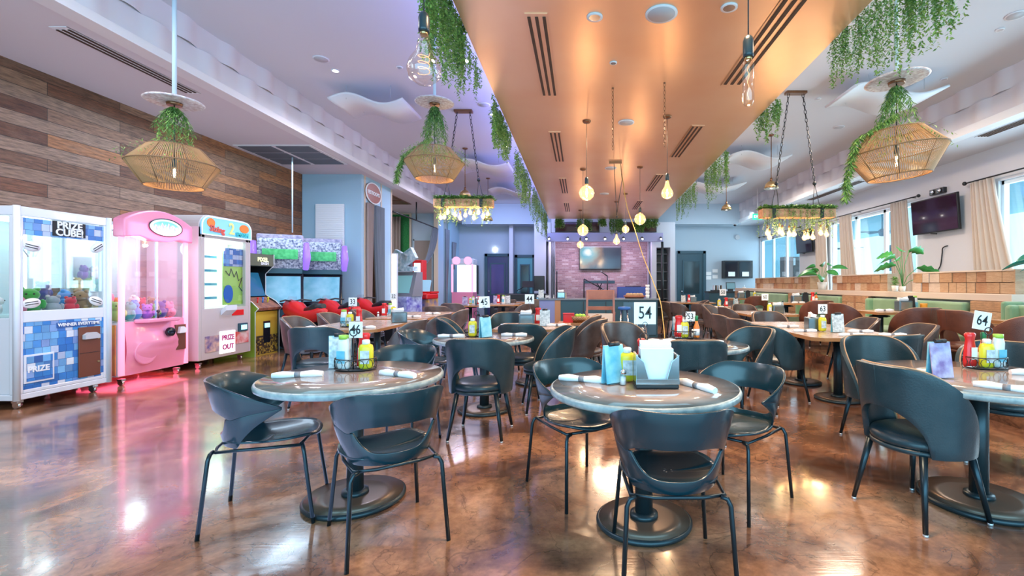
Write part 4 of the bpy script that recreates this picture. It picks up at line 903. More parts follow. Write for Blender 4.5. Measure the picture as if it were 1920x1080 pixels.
for px, py0, py1, lb in [(1149,165,281,'loose black chain hanging from the copper ceiling, left of the pair'),(1246,155,275,'loose black chain hanging from the copper ceiling, right of the pair')]:
    y = F*(ZC-H)/(CY-py0); t = thing('hanging_chain', lb, 'chain', (X(px,y), y, ZC), 0, 'loose chains'); chain([(0,0,0),(0,0,Z(py1,y)-ZC)], .045, .0035, M['bronze'], 'chain_links', t)
    MB().lathe([(.0001,-.012),(.014,-.012),(.014,0)], n=10).build('ceiling_hook', M['bronze'], t)
y0 = 10.2; pts = [(X(1166,y0),y0,ZC)]
for px, py, yy in [(1175,385,10.0),(1190,430,9.7),(1205,478,9.4),(1226,532,9.0),(1238,565,8.7),(1243,600,8.5),(1246,628,8.3)]: pts.append((X(px,yy), yy, Z(py,yy)))
pts.append((X(1248,8.2), 8.2, 0.008)); pts.append((X(1252,8.2)+.2, 8.25, .008))
def smooth(pts, n=6):
    pts = [Vector(p) for p in pts]; out = []
    for i in range(len(pts)-1):
        p0, p1, p2, p3 = pts[max(0,i-1)], pts[i], pts[i+1], pts[min(len(pts)-1,i+2)]
        for k in range(n):
            u = k/n; out.append(.5*((2*p1)+(p2-p0)*u+(2*p0-5*p1+4*p2-p3)*u*u+(3*p1-p0-3*p2+p3)*u**3))
    return out+[pts[-1]]
tag(MB().tube(smooth(pts), .009, 8).build('golden_cord', mat('gold_cord', (.62,.42,.12), .4)), 'long golden cord hanging from the copper ceiling to the floor beside the counter', 'cord')
# beam chandeliers
M['beam'] = mat('beam_wood', (.45,.20,.10), .6, var=(.62,.33,.18), vscale=5, stretch=(.6,5,5))
def beam_lamp(pxc, Y_, pxb0, pxb1, pyb, pybulb, label, seed):
    xc = X(pxc, Y_); zb = Z(pyb, Y_); x0, x1 = X(pxb0, Y_), X(pxb1, Y_); xm = (x0+x1)/2; w = x1-x0
    t = thing('beam_chandelier', label, 'chandelier', (xm, Y_, zb), 0, 'wooden beam chandeliers'); rnd = random.Random(seed)
    MB().box(-w/2,w/2,-.10,.10,-.10,.05).build('beam', M['beam'], t, bev=.012)
    for s_ in (-.34,.31): MB().box(s_*w-.03,s_*w+.03,-.107,.107,-.11,.055).build('beam_strap', M['black'], t)
    xr = xc-xm; MB().box(xr-.17,xr+.17,-.06,.06,ZM-zb-.04,ZM-zb).build('ceiling_plate', M['bronze'], t)
    for s_, e in ((-.12,-.30*w),(.12,.27*w)):
        mid = Vector((xr+s_,0,ZM-zb)).lerp(Vector((e*1.08,0,.05)), .78)
        chain([(xr+s_,0,ZM-zb-.03), mid], .07, .006, M['black'], 'chain_links', t)
        MB().sph(mid, .035, 8).build('pulley', M['black'], t)
        for q in (-.06,.07): MB().cyl(mid, (e+q,0,.05), .006, n=5).build('rope', M['black'], t)
    mb = MB()
    for k in range(620):
        p = Vector((rnd.uniform(-w/2,w/2), rnd.uniform(-.12,.12), .05+rnd.uniform(-.01,.05)))
        for q in range(4): leaf(mb, p, .07, .012, rnd, rnd.choice((0,1,1)), -.2)
    for k in range(84):
        strand(mb, (rnd.uniform(-w/2,w/2), rnd.choice((-.12,.12)), .05), rnd.uniform(.10,.50), rnd, .020, .042, .0065, .2, .010)
    mb.build('beam_greenery', [M['green'], M['green2']], t)
    zu = Z(pybulb, Y_)-zb; n = 11
    for k in range(n):
        x = -w*.43+w*.86*k/(n-1)+rnd.uniform(-.02,.02); y = rnd.choice((-.06,0,.06)); zz = zu+rnd.uniform(-.07,.07)
        b = MB().lathe([(.014,.085),(.018,.06),(.036,.02),(.040,0),(.034,-.026),(.018,-.042),(.0001,-.046)], (x,y,zz), 14).build('bulb', M['bulb_lit'], t)
        MB().lathe([(.010,-.030),(.022,.0),(.010,.040)], (x,y,zz), 8).build('filament', M['filament'], b)
        MB().cyl((x,y,zz+.08), (x,y,zz+.14), .016, n=10).build('lamp_socket', M['brass'], b)
        MB().cyl((x,y,zz+.14), (x,y,-.06), .0035, n=5).build('cord', M['black'], b)
    for q in (-.3,.3): point('chandelier_bulbs', (xm+q*w, Y_, Z(pybulb,Y_)-.10), 14, (1,.70,.42), .10)
beam_lamp(869, 8.85, 815, 925, 379, 403, 'wooden beam chandelier with greenery and glowing bulbs, left side of the room', 11)
beam_lamp(1492, 8.0, 1425, 1562, 398, 441, 'wooden beam chandelier with greenery and glowing bulbs, right side of the room', 12)
def dome(px, pyc, pyd, label, r=.15):
    y = F*(ZM-H)/(CY-pyc); x = X(px,y); zd = Z(pyd,y); t = thing('dome_lamp', label, 'pendant lamp', (x,y,zd), 0, 'small dome pendant lamps')
    MB().lathe([(.02,.12),(.06,.11),(r*.75,.06),(r,-.04)], n=28).build('lamp_shade', M['brass'], t, solid=.004)
    b = MB().sph((0,0,-.01), .04, 10).build('bulb', M['lamp_white'], t); MB().cyl((0,0,.11),(0,0,.19), .025, n=12).build('lamp_socket', M['bronze'], t)
    MB().cyl((0,0,.19),(0,0,ZM-zd), .009, n=6).build('cord', M['bronze'], t); MB().lathe([(.0001,-.03),(.055,-.025),(.065,0),(.0001,0)], (0,0,ZM-zd), 20).build('ceiling_canopy', M['bronze'], t)
dome(872, 278, 366, 'small brass dome lamp above the left beam chandelier')
dome(915, 334, 411, 'small brass dome lamp farthest back on the left')
dome(1446, 253, 350, 'small brass dome lamp left of the right chandelier')
dome(1362, 320, 391, 'small brass dome lamp farthest back on the right')
# ================================================================== GAMES
M['cab_white'] = mat('cabinet_white', (.72,.76,.82), .25, coat=.3); M['cab_pink'] = mat('cabinet_pink', (.90,.30,.45), .25, coat=.3); M['cab_beige'] = mat('cabinet_beige', (.52,.46,.44), .3)
M['pink_led'] = mat('pink_led', (1,.45,.6), .3, emis=(1,.30,.48), es=.9); M['tube_led'] = mat('white_led', (1,1,1), .3, emis=(.78,1,1), es=2)
M['inside'] = mat('machine_inside', (.55,.72,.72), .35); M['brown_door'] = mat('brown_metal', (.16,.05,.025), .35)
M['mosaic'] = brickmat('blue_mosaic', [(.02,.10,.36),(.05,.28,.66),(.03,.16,.50),(.70,.76,.82),(.04,.22,.60),(.20,.50,.80),(.02,.08,.30)], .078, .078, 'XZ', .0015, (.01,.05,.2), .35, .12, off=.15, bump=.1)
M['silver_txt'] = mat('silver_text', (.85,.86,.88), .3); M['stick_gold'] = mat('sticker_gold', (.80,.60,.12), .4)
def caster(t, x, y):
    c = MB().cyl((x-.018,y,.035),(x+.018,y,.035), .035, n=14).build('caster', M['chrome'], t); MB().box(x-.03,x+.03,y-.03,y+.03,.06,.085).build('caster_bracket', M['chrome'], c)
def machine(name, label, yc, w, d=.78, front=-5.8, rz=90, loc=None):
    t = thing(name, label, 'arcade machine', loc or (front-d/2, yc, 0), rz, 'claw and prize machines'); return t
# --- prize cube
w, d, h = .96, .78, 2.11
t = machine('claw_machine', 'white claw machine with blue mosaic panels at the far left', 5.29, w); a, b = w/2, d/2
mb = MB()
for sx in (-1,1):
    for sy in (-1,1): mb.cbox((sx*(a-.035), sy*(b-.035), (h+.06)/2), (.07,.07,h-.26))
mb.box(-a,a,-b,b,h-.10,h).box(-a,a,-b,b,.10,.16).box(-a+.07,a-.07,-b,-b+.05,.90,1.02).box(-a+.02,a-.02,-b+.03,b,.16,.95).box(-a+.07,a-.07,-b,-b+.05,.16,.20)
mb.build('cabinet', M['cab_white'], t, bev=.008)
for sx in (-1,1): MB().cyl((sx*(a-.01),-b+.0,.10),(sx*(a-.01),-b+.0,h+.002), .028, n=14).build('corner_trim', M['cab_white'], t)
MB().box(-a+.05,a-.05,b-.04,b-.02,.95,h-.1).build('back_wall', M['inside'], t); MB().box(-a+.05,a-.05,-b+.05,b-.04,.95,.96).build('prize_bed', M['inside'], t)
for sx in (-1,1): MB().box(sx*(a-.03)-.004,sx*(a-.03)+.004,-b+.07,b-.07,.95,h-.1).build('side_glass', M['glass'], t)
MB().box(-a+.07,a-.07,-b+.015,-b+.022,1.02,h-.11).build('front_glass', M['glass'], t)
for x in (-.18,.22): MB().box(x-.008,x+.008,b-.06,b-.045,1.0,h-.14).build('led_strip', M['tube_led'], t)
MB().box(-.38,.38,-.1,.1,h-.125,h-.105).build('top_light', M['tube_led'], t)
hd = MB().box(-a+.07,a-.07,-b+.004,-b+.012,1.82,h-.115).build('header_panel', M['mosaic'], t)
bp = MB().box(-.14,.20,-b-.001,-b+.006,1.835,2.0).build('header_plate', M['ink'], hd); text('header_text', 'PRIZE', .105, (.03,-b-.004,1.955), (90,0,0), M['silver_txt'], bp, .003, 1.0, .003); text('header_text', 'CUBE!', .105, (.03,-b-.004,1.875), (90,0,0), M['silver_txt'], bp, .003, 1.0, .003)
lo = MB().box(-a+.07,a-.07,-b+.004,-b+.03,.20,.90).build('front_panel', M['mosaic'], t)
pl = MB().box(-.10,.36,-b-.004,-b+.004,.815,.875).build('name_strip', mat('strip_blue', (.03,.10,.32), .3), lo); text('strip_text', 'WINNER EVERYTIME', .050, (.13,-b-.007,.845), (90,0,0), M['silver_txt'], pl, .002, .98, .0012)
pd = MB().box(-a+.07,-.13,-b-.008,-b+.004,.26,.56).build('prize_door', M['cab_white'], t, bev=.004); pm = MB().box(-a+.09,-.15,-b-.012,-b-.007,.28,.54).build('door_panel', M['mosaic'], pd)
text('door_text', 'PRIZE', .085, (-.285,-b-.014,.40), (90,0,0), M['silver_txt'], pd, .003, .95, .003)
cd = MB().box(.12,.36,-b-.012,-b+.004,.22,.80).build('coin_door', M['brown_door'], t, bev=.004); MB().box(.125,.355,-b-.014,-b-.011,.495,.50).build('door_seam', M['black'], cd)
MB().prism([(.155,-b-.05,.66),(.325,-b-.05,.66),(.325,-b-.05,.70),(.28,-b-.05,.735),(.20,-b-.05,.735),(.155,-b-.05,.71)], (0,.04,0)).build('card_reader', M['lgrey'], cd)
for zz in (.66,.38): MB().cyl((.335,-b-.02,zz),(.335,-b-.01,zz), .012, n=12).build('door_lock', M['brass'], cd)
for x, z, r in ((-.33,1.70,12),(.35,1.74,-35),(-.33,1.10,-8),(.33,1.10,20)):
    mb = MB(); mb.M = Matrix.Translation((x,-b+.012,z)) @ Matrix.Rotation(R(r),4,'Y'); mb.M = mb.M @ Matrix.Rotation(R(90),4,'X')
    s_ = mb.lathe([(.0001,.004),(.085,.004),(.085,-.001)], n=24, sy=.62).build('oval_sticker', M['silver_txt'], t)
    mb = MB(); mb.M = Matrix.Translation((x,-b+.006,z)) @ Matrix.Rotation(R(r),4,'Y'); mb.box(-.06,.06,-.001,.001,.008,.016).box(-.06,.06,-.001,.001,-.016,-.008).build('sticker_stripe', M['ink'], s_)
MB().cyl((0,0,h-.1),(0,0,h-.36), .012, n=8).build('claw_rod', M['chrome'], t)
for k in range(3):
    q = 2*PI*k/3; MB().tube([(0,0,h-.36),(.07*math.cos(q),.07*math.sin(q),h-.42),(.03*math.cos(q),.03*math.sin(q),h-.50)], .007, 6).build('claw_finger', M['chrome'], t)
for sx in (-1,1):
    for sy in (-1,1): caster(t, sx*(a-.10), sy*(b-.10))
point('machine_light', (-6.19, 5.29, 1.92), 5, (.80,1,1), .15)
# --- pink claw machine
w, d, h = 1.02, .78, 2.12
t = machine('claw_machine', 'glowing pink claw machine with arched top and oval sign', 6.43, w); a, b = w/2, d/2
for sx in (-1,1): MB().cyl((sx*(a-.03),-b+.03,.14),(sx*(a-.03),-b+.03,h-.08), .032, n=16).build('lit_post', M['pink_led'], t)
mb = MB()
for sx in (-1,1): mb.box(min(sx*a,sx*(a-.05)),max(sx*a,sx*(a-.05)),b-.06,b,.12,h-.05)
mb.box(-a+.051,a-.051,-b+.03,b-.001,h-.06,h-.02).box(-a+.02,a-.02,-b+.06,b-.01,.12,.80)
mb.build('cabinet', M['cab_white'], t, bev=.005)
MB().box(-a+.05,a-.05,b-.04,b-.02,.8,h-.08).build('back_wall', M['inside'], t); MB().box(-a+.03,a-.03,-b+.08,b-.04,.80,.815).build('prize_bed', M['inside'], t)
for sx in (-1,1): MB().box(sx*(a-.015)-.004,sx*(a-.015)+.004,-b+.07,b-.06,.82,h-.08).build('side_glass', M['glass'], t)
sp = MB().box(-a-.002,-a+.01,-b+.08,b-.02,.14,.78).build('side_panel', mat('side_art', (.55,.02,.14), .3, var=(.80,.55,.08), vscale=3), t)
MB().box(-a+.06,a-.06,-b+.02,-b+.028,.84,1.95).build('front_glass', M['glass'], t); MB().box(-.008,.012,-b+.010,-b+.03,.84,1.93).build('glass_bar', M['chrome'], t)
MB().box(-.40,.40,-.06,.06,h-.085,h-.065).build('top_light', M['tube_led'], t)
P = [(-a-.01,1.90)]+[(-a-.01+(2*a+.02)*k/16, 2.10+.20*math.sin(PI*(k+.6)/17.2)**.8) for k in range(17)]+[(a+.01,1.90),(.30,1.93),(.12,1.885),(-.12,1.885),(-.30,1.93)]
ar = MB().prism([(p[0],-b-.05,p[1]) for p in P], (0,.16,0)).build('arched_top', M['cab_pink'], t, bev=.02, seg=3)
def ell(cx, cy, cz, rx, rz, th): return [(cx+rx*math.cos(k*PI/20), cy, cz+rz*math.sin(k*PI/20)) for k in range(40)]
so = MB().prism(ell(.06,-b-.062,2.08,.255,.115,0), (0,.014,0)).build('oval_sign', mat('sign_white', (.7,.9,.85), .3, emis=(.7,1,.92), es=.3), ar)
MB().tube(ell(.06,-b-.062,2.08,.258,.118,0), .007, 6, closed=True).build('sign_rim', M['blackgloss'], so)
MB().prism(ell(.06,-b-.064,2.08,.205,.085,0), (0,.004,0)).build('sign_field', mat('sign_mint', (.25,.75,.60), .3), so)
for q, (x0, z0) in enumerate([(-.10,2.06),(.0,2.09),(.10,2.09),(.18,2.07)]): MB().tube([(x0-.03,-b-.067,z0-.04),(x0-.01,-b-.067,z0+.045),(x0+.02,-b-.067,z0-.01),(x0+.045,-b-.067,z0+.03)], .010, 6).build('script_stroke', M['silver_txt'], so)
# bulging lower body with control shelf
def body(u, v):
    x = -a+.06+(2*a-.12)*u; z = .14+.66*v
    bulge = .10*math.exp(-((x+.05)/.42)**2)*min(1, v*2.2) + (.04*math.exp(-((x-.02)/.24)**4) if v > .55 else 0)
    return (x, -b+.03-bulge*math.sin(PI*min(1,.25+v*.75)) , z)
lb = MB().grid(body, 30, 16).box(-a+.06,a-.06,-b+.03,-b+.10,.13,.81).build('lower_body', M['cab_pink'], t)
MB().prism([(-.26,-b-.12,.79),(.22,-b-.12,.79),(.25,-b+.03,.79),(-.32,-b+.03,.79)], (0,0,.05)).build('control_shelf', M['cab_pink'], t, bev=.015, seg=3)
j = MB().cyl((-.05,-b-.05,.84),(-.05,-b-.05,.92), .010, n=8).sph((-.05,-b-.05,.935), .022, 10).build('joystick', M['black'], t)
for q in (.06,.12): MB().cyl((q,-b-.06,.838),(q,-b-.06,.852), .016, n=12).build('button', M['red'], t)
mb = MB(); mb.M = Matrix.Translation((-.20,-b-.025,.40)) @ Matrix.Rotation(R(90),4,'X'); mb.lathe([(.13,0),(.155,.012),(.165,0),(.155,-.02)], n=32).build('prize_hatch_ring', M['cab_pink'], t)
mb = MB(); mb.M = Matrix.Translation((-.20,-b-.02,.40)) @ Matrix.Rotation(R(90),4,'X'); mb.lathe([(.0001,.004),(.13,.0)], n=32).build('prize_hatch', mat('hatch_rose', (.45,.08,.14), .1), t)
mb = MB(); mb.M = Matrix.Translation((.10,-b-.085,.64)) @ Matrix.Rotation(R(90),4,'X'); mb.lathe([(.0001,.03),(.045,.03),(.06,.02),(.062,-.02)], n=28).build('speaker_cup', M['blackgloss'], t)
rc = MB().box(.27,a-.07,-b-.015,-b+.05,.36,.72).build('coin_recess', M['brown_door'], t, bev=.006); MB().prism([(.29,-b-.05,.60),(.41,-b-.05,.60),(.41,-b-.05,.66),(.37,-b-.05,.69),(.31,-b-.05,.69)], (0,.04,0)).build('card_reader', M['silver_txt'], rc)
for sx in (-1,1):
    for sy in (-1,1): caster(t, sx*(a-.10), sy*(b-.10))
point('machine_light', (-6.15, 6.43, 1.85), 5, (.80,1,1), .15); area('pink_glow', (-5.72, 6.43, 1.5), (90,0,90), .9, 1.2, 6, (1,.30,.5)); area('pink_underglow', (-6.15, 6.5, .10), (0,0,0), .7, .9, 5, (1,.1,.2))
# --- third prize machine
w, d, h = 1.12, .78, 2.38
t = machine('prize_machine', 'beige prize machine with curved lit sign and bright white window', 7.67, w); a, b = w/2, d/2
P = [(-a,.13),(-a,h-.20)]+[(-a+.20-.20*math.cos(q*PI/12), h-.20+.20*math.sin(q*PI/12)) for q in range(1,7)]+[(a-.20+.20*math.sin(q*PI/12), h-.20+.20*math.cos(q*PI/12)) for q in range(0,7)]+[(a,.13)]
mb = MB(); mb.prism([(p[0],b-.04,p[1]) for p in P], (0,.04,0))
mb.box(-a,-a+.05,-b,b-.04,.13,h-.20).box(a-.05,a,-b,b-.04,.13,h-.20).box(-a+.05,a-.05,-b,-b+.06,.13,.92).box(-a+.05,a-.05,-b+.06,b-.04,.85,.92).box(-a+.05,-a+.12,-b,-b+.05,.92,2.10).box(a-.12,a-.05,-b,-b+.05,.92,2.10)
mb.prism([(p[0],-b,p[1]) for p in ([(-a,2.02)]+P[1:-1]+[(a,2.02)])], (0,d-.04,0))
mb.build('cabinet', M['cab_beige'], t, bev=.006)
MB().box(-a-.006,-a,-b+.0,b,.14,h-.2).build('painted_glow_side', mat('side_glow_paint', (.85,.55,.62), .25), t)  # pink light falling on the near side, put into its colour
MB().box(-a+.06,a-.06,-b+.36,-b+.375,.92,2.02).build('back_wall', mat('glow_white', (.9,1,1), .4, emis=(.82,1,1), es=.75), t)
MB().box(-a+.06,a-.06,-b+.08,-b+.3,1.99,2.01).build('top_light', M['tube_led'], t)
MB().box(-a+.10,a-.10,-b+.02,-b+.026,.94,2.02).build('front_glass', M['glass'], t)
for k in range(4):
    s_ = MB().box(-a+.10,0.0,-b+.16,-b+.35,1.08+.22*k,1.095+.22*k).build('shelf', M['glass'], t); MB().box(-a+.10,0.0,-b+.155,-b+.16,1.06+.22*k,1.10+.22*k).build('shelf_edge', M['cyan'], s_)
po = MB().box(0.03,.47,-b+.075,-b+.09,.96,1.90).build('prize_board', mat('board_green', (.42,.72,.10), .4), t)
MB().box(0.03,.47,-b+.065,-b+.075,1.60,1.90).build('board_header', M['mosaic'], po)
MB().prism(ell(.13,-b+.062,1.14,.10,.15,0), (0,.01,0)).build('board_oval', M['blue'], po)
zz = [(.0,1.52),(.08,1.44),(.12,1.56),(.19,1.42),(.24,1.52),(.29,1.36),(.38,1.42),(.30,1.26),(.38,1.18)]
MB().tube([(x+.07,-b+.065,z) for x, z in zz], .006, 5).build('board_zigzag', M['ink'], po)
P2 = [(-a+.03,2.07)]+[(-a+.03,h-.18)]+[(-a+.18-.15*math.cos(q*PI/12), h-.17+.14*math.sin(q*PI/12)) for q in range(1,7)]+[(a-.18+.15*math.sin(q*PI/12), h-.17+.14*math.cos(q*PI/12)) for q in range(0,7)]+[(a-.03,2.07)]
sg = MB().prism([(p[0],-b-.03,p[1]) for p in P2], (0,.03,0)).build('lit_sign', mat('sign_sky', (.25,.60,.85), .3, emis=(.25,.62,.95), es=.2), t)
MB().tube([(p[0],-b-.032,p[1]) for p in P2], .009, 6, closed=True).build('sign_rim', mat('sign_rim_white', (.9,.9,1), .3, emis=(.9,.9,1), es=.4), sg)
for cx, cz, rx, rz in ((-.36,2.26,.08,.07),(.36,2.24,.11,.07)): MB().prism(ell(cx,-b-.036,cz,rx,rz,0), (0,.006,0)).build('sign_blot', M['orange'], sg)
text('sign_text', 'Sizing', .135, (-.24,-b-.042,2.165), (90,4,0), mat('sign_red', (.75,.12,.08), .4), sg, .005, 1.0, .004); text('sign_text', '2', .26, (.06,-b-.042,2.20), (90,0,0), mat('sign_yellow', (.85,.80,.25), .4), sg, .005, .95, .006)
text('sign_text', 'SMASH', .095, (.30,-b-.042,2.13), (90,0,0), mat('sign_teal', (.05,.50,.50), .4), sg, .005, 1.0, .004)
MB().prism([(-.14,-b-.10,.88),(.10,-b-.10,.88),(.12,-b,.80),(-.12,-b,.80)], (0,0,.08)).build('controls_box', M['cab_white'], t); MB().box(.12,.38,-b-.01,-b,.78,.87).build('info_sticker', M['red'], t)
MB().box(.25,.44,-b-.04,-b,.50,.64).build('card_reader', M['dark_teal'], t, bev=.006); MB().box(.28,.41,-b-.045,-b-.04,.53,.61).build('reader_face', M['lamp_w2'] if 'lamp_w2' in M else mat('reader_glow', (.5,1,1), .3, emis=(.4,.95,1), es=.8), t)
MB().box(-.44,-.16,-b-.008,-b,.24,.49).build('blue_sticker', mat('sticker_navy', (.05,.05,.25), .4, var=(.75,.50,.35), vscale=9), t); MB().box(.19,.50,-b-.008,-b,.30,.50).build('red_sticker', mat('sticker_red', (.65,.05,.04), .4, var=(.8,.6,.55), vscale=9), t)
pn = MB().box(-.15,.17,-b-.02,-b,.18,.54).build('lit_panel', mat('panel_glow', (1,.98,1), .3, emis=(1,.97,1), es=.5), t)
mg = mat('magenta_text', (.45,.02,.18), .4); text('panel_text', 'PRIZE', .115, (.01,-b-.024,.43), (90,0,0), mg, pn, .002, .95, .003); text('panel_text', 'OUT', .115, (.01,-b-.024,.28), (90,0,0), mg, pn, .002, 1.0, .003)
for sx in (-1,1):
    for sy in (-1,1): caster(t, sx*(a-.12), sy*(b-.10))
point('machine_light', (-5.98, 7.67, 1.8), 4, (.85,1,1), .15)
# --- upright pixel arcade
t = machine('arcade_cabinet', 'upright arcade cabinet with yellow base and pixel pattern', 8.72, .66)
w = .33; P = [(-.36,0),(-.36,.80),(-.42,.86),(-.30,.98),(-.10,1.10),(-.10,1.50),(-.26,1.66),(-.26,1.87),(.38,1.87),(.38,0)]
for sx in (-1,1):
    sd = MB().prism([(sx*w,p[0],p[1]) for p in P], (-sx*.02,0,0)).build('side_panel', mat('cab_green', (.35,.50,.05), .35) if sx < 0 else M['black'], t)
    MB().tube([(sx*(w+.001),p[0],p[1]) for p in P[:8]], .008, 6).build('edge_trim', M['silver_txt'], sd)
MB().box(-w+.02,w-.02,-.34,.36,.0,.80).build('base_box', mat('cab_yellow', (.58,.42,.05), .3), t)
MB().box(-w+.025,w-.025,-.346,-.34,.02,.36).build('pixel_band', brickmat('pixels', [(.02,.01,.01),(.60,.42,.06),(.03,.02,.02),(.05,.03,.02)], .03, .03, 'XZ', .001, (.02,.01,.01), .4, .1), t)
cb = MB().box(-.09,.09,-.35,-.34,.22,.62).build('coin_door', M['blackgloss'], t); MB().box(-.06,.06,-.365,-.35,.50,.58).build('card_reader', bpy.data.materials['reader_glow'], cb)
MB().prism([(-w+.02,-.40,.82),(-w+.02,-.42,.87),(-w+.02,-.12,1.06),(-w+.02,-.08,.82)], (2*w-.04,0,0)).build('control_deck', mat('deck_rust', (.40,.16,.08), .5, var=(.15,.06,.05), vscale=14), t)
for k, m_ in ((-.16,M['red']),(-.02,M['blue']),(.12,M['yellow'])): MB().cyl((k,-.28,.96),(k,-.29,1.03), .012, n=8).sph((k,-.29,1.045), .02, 8).build('joystick', m_, t)
MB().prism([(-w+.03,-.12,1.08),(-w+.03,.02,1.52),(-w+.03,.05,1.52),(-w+.03,-.09,1.08)], (2*w-.06,0,0)).build('screen', mat('screen_teal', (.01,.05,.10), .1, emis=(.02,.14,.28), es=.6), t)
mq = MB().box(-w+.02,w-.02,-.26,.30,1.64,1.86).build('marquee', mat('marquee_olive', (.12,.13,.08), .35), t)
text('marquee_text', 'PIXEL', .105, (.02,-.264,1.755), (90,0,0), mat('txt_yellow', (.9,.9,.5), .4, emis=(.9,.9,.4), es=.5), mq, .002, 1.15, .003); text('marquee_text', 'BASH', .075, (.07,-.264,1.685), (90,0,0), M['silver_txt'], mq, .002, 1.2, .002)
# --- racing cabinets
def racer(x, y, rz, label):
    t = thing('racing_cabinet', label, 'arcade machine', (x,y,0), rz, 'motorcycle racing cabinets')
    MB().box(-.36,.36,-.10,.35,0,.80).build('base_box', M['dark_teal'], t, bev=.02)
    MB().prism([(-.40,-.16,.86),(-.40,.02,1.52),(-.40,.14,1.52),(-.40,.10,.80)], (.80,0,0)).build('monitor_bezel', M['blackgloss'], t, bev=.01)
    MB().prism([(-.35,-.148,.93),(-.35,-.004,1.46),(-.35,.0,1.46),(-.35,-.144,.93)], (.70,0,0)).build('screen', mat('race_screen', (.1,.3,.4), .15, emis=(.10,.36,.50), es=.32, var=(.3,.5,.6), vscale=3) if 'race_screen' not in bpy.data.materials else bpy.data.materials['race_screen'], t)
    MB().box(-.38,.38,-.05,.25,1.52,1.62).build('speaker_bar', M['dark_teal'], t)
    mq = MB().grid(lambda u, v: (-.38+.76*u, -.06-.10*math.sin(PI*v*.9), 1.62+.62*v), 10, 10).box(-.38,.38,-.03,.05,1.62,2.22).build('marquee', mat('marquee_jungle', (.03,.06,.16), .3, var=(.72,.78,.90), vscale=26) if 'marquee_jungle' not in bpy.data.materials else bpy.data.materials['marquee_jungle'], t)
    MB().grid(lambda u, v: (-.30+.60*u, -.13-.10*math.sin(PI*(.45+.35*v)*.9)+.02, 1.80+.20*v), 8, 4).build('marquee_foliage', mat('jungle_green', (.02,.35,.08), .4, var=(.1,.6,.2), vscale=14) if 'jungle_green' not in bpy.data.materials else bpy.data.materials['jungle_green'], mq)
    MB().box(-.40,.40,-.10,.06,2.16,2.30).build('marquee_crest', mat('crest_lilac', (.55,.5,.65), .4, var=(.2,.2,.35), vscale=16) if 'crest_lilac' not in bpy.data.materials else bpy.data.materials['crest_lilac'], mq, bev=.03)
    for s_ in (-1,1): MB().tube([(s_*.44,.0,1.60),(s_*.46,-.08,1.85),(s_*.45,-.04,2.15)], [.05,.075,.05], 10).build('glow_column', mat('blue_glow', (.15,.10,.7), .2, emis=(.32,.16,1), es=.8) if 'blue_glow' not in bpy.data.materials else bpy.data.materials['blue_glow'], t)
    return t
racer(-6.06, 9.45, 32, 'racing arcade cabinet half hidden behind the pixel arcade, jungle marquee')
racer(-5.72, 10.35, 22, 'racing arcade cabinet next to the blue wall, jungle marquee and big screen')
def bike(x, y, rz, label):
    t = thing('ride_on_motorcycle', label, 'arcade motorcycle', (x,y,0), rz, 'red ride-on arcade motorcycles')
    MB().cyl((0,0,0),(0,0,.05), .30, n=24).cyl((0,0,.05),(0,0,.50), .07, n=12).build('pedestal', M['black'], t)
    MB().tube([(0,-.62,.82),(0,-.48,.80),(0,-.25,.72),(0,0,.70),(0,.25,.80),(0,.45,.84),(0,.62,.74)], [.03,.09,.13,.12,.17,.17,.05], 16).build('fairing', M['red'], t)
    MB().tube([(0,.40,.62),(0,.55,.60),(0,.72,.50)], [.12,.14,.04], 14).build('nose_cone', M['red'], t)
    MB().tube([(0,-.55,.90),(0,-.3,.86),(0,-.05,.80)], [.05,.09,.07], 12).build('saddle', M['black'], t)
    MB().tube([(-.30,.28,.98),(-.16,.38,1.0),(0,.40,.97),(.16,.38,1.0),(.30,.28,.98)], .016, 8).build('handlebar', M['black'], t)
    MB().prism([(-.12,.50,.88),(.12,.50,.88),(.08,.40,1.06),(-.08,.40,1.06)], (0,.012,.006)).build('windscreen', M['glass'], t)
    MB().cyl((-.05,.62,.30),(.05,.62,.30), .24, n=28).build('front_wheel', M['black'], t); MB().cyl((-.05,-.45,.30),(.05,-.45,.30), .24, n=28).build('rear_wheel', M['black'], t)
    MB().tube([(0,-.45,.30),(0,-.1,.42),(0,.3,.6),(0,.62,.30)], .04, 8).build('swing_arm', M['grey'], t)
    return t
bike(-5.20, 8.85, 62, 'red ride-on motorcycle nearest the pixel arcade, in front of the screens')
bike(-4.92, 9.55, 62, 'red ride-on motorcycle behind the sign 33 bottles')
bike(-4.62, 10.4, 62, 'red ride-on motorcycle nearest the restroom curtains')
# --- plush toys in the first two claw machines
eye = M['ink']
def plush(x, y, z, s, m, label, group, lean=0):
    t = thing('plush_toy', label, 'plush toy', (x,y,z), random.uniform(0,360), group); t.rotation_euler.x = R(lean)
    MB().sph((0,0,s*.9), (s*.85,s*.75,s*.9), 12).build('body', m, t)
    hdp = MB().sph((0,-s*.2,s*2.0), (s*.72,s*.68,s*.65), 12).build('head', m, t)
    for q in (-1,1):
        MB().sph((q*s*.5,-s*.1,s*2.55), s*.26, 8).build('ear', m, hdp); MB().sph((q*s*.25,-s*.82,s*2.1), s*.09, 6).build('eye', eye, hdp)
        MB().sph((q*s*.85,-s*.2,s*1.1), (s*.28,s*.28,s*.5), 8).build('arm', m, t)
PC = {'green':(.03,.35,.04),'grey':(.30,.34,.36),'pink':(.80,.25,.35),'blue':(.05,.30,.65),'brown':(.28,.18,.08),'red':(.6,.03,.05),'yellow':(.75,.65,.10),'violet':(.30,.12,.55),'teal':(.05,.45,.45),'lime':(.35,.70,.15),'white':(.8,.8,.8),'orange':(.8,.3,.05),'navy':(.03,.05,.25)}
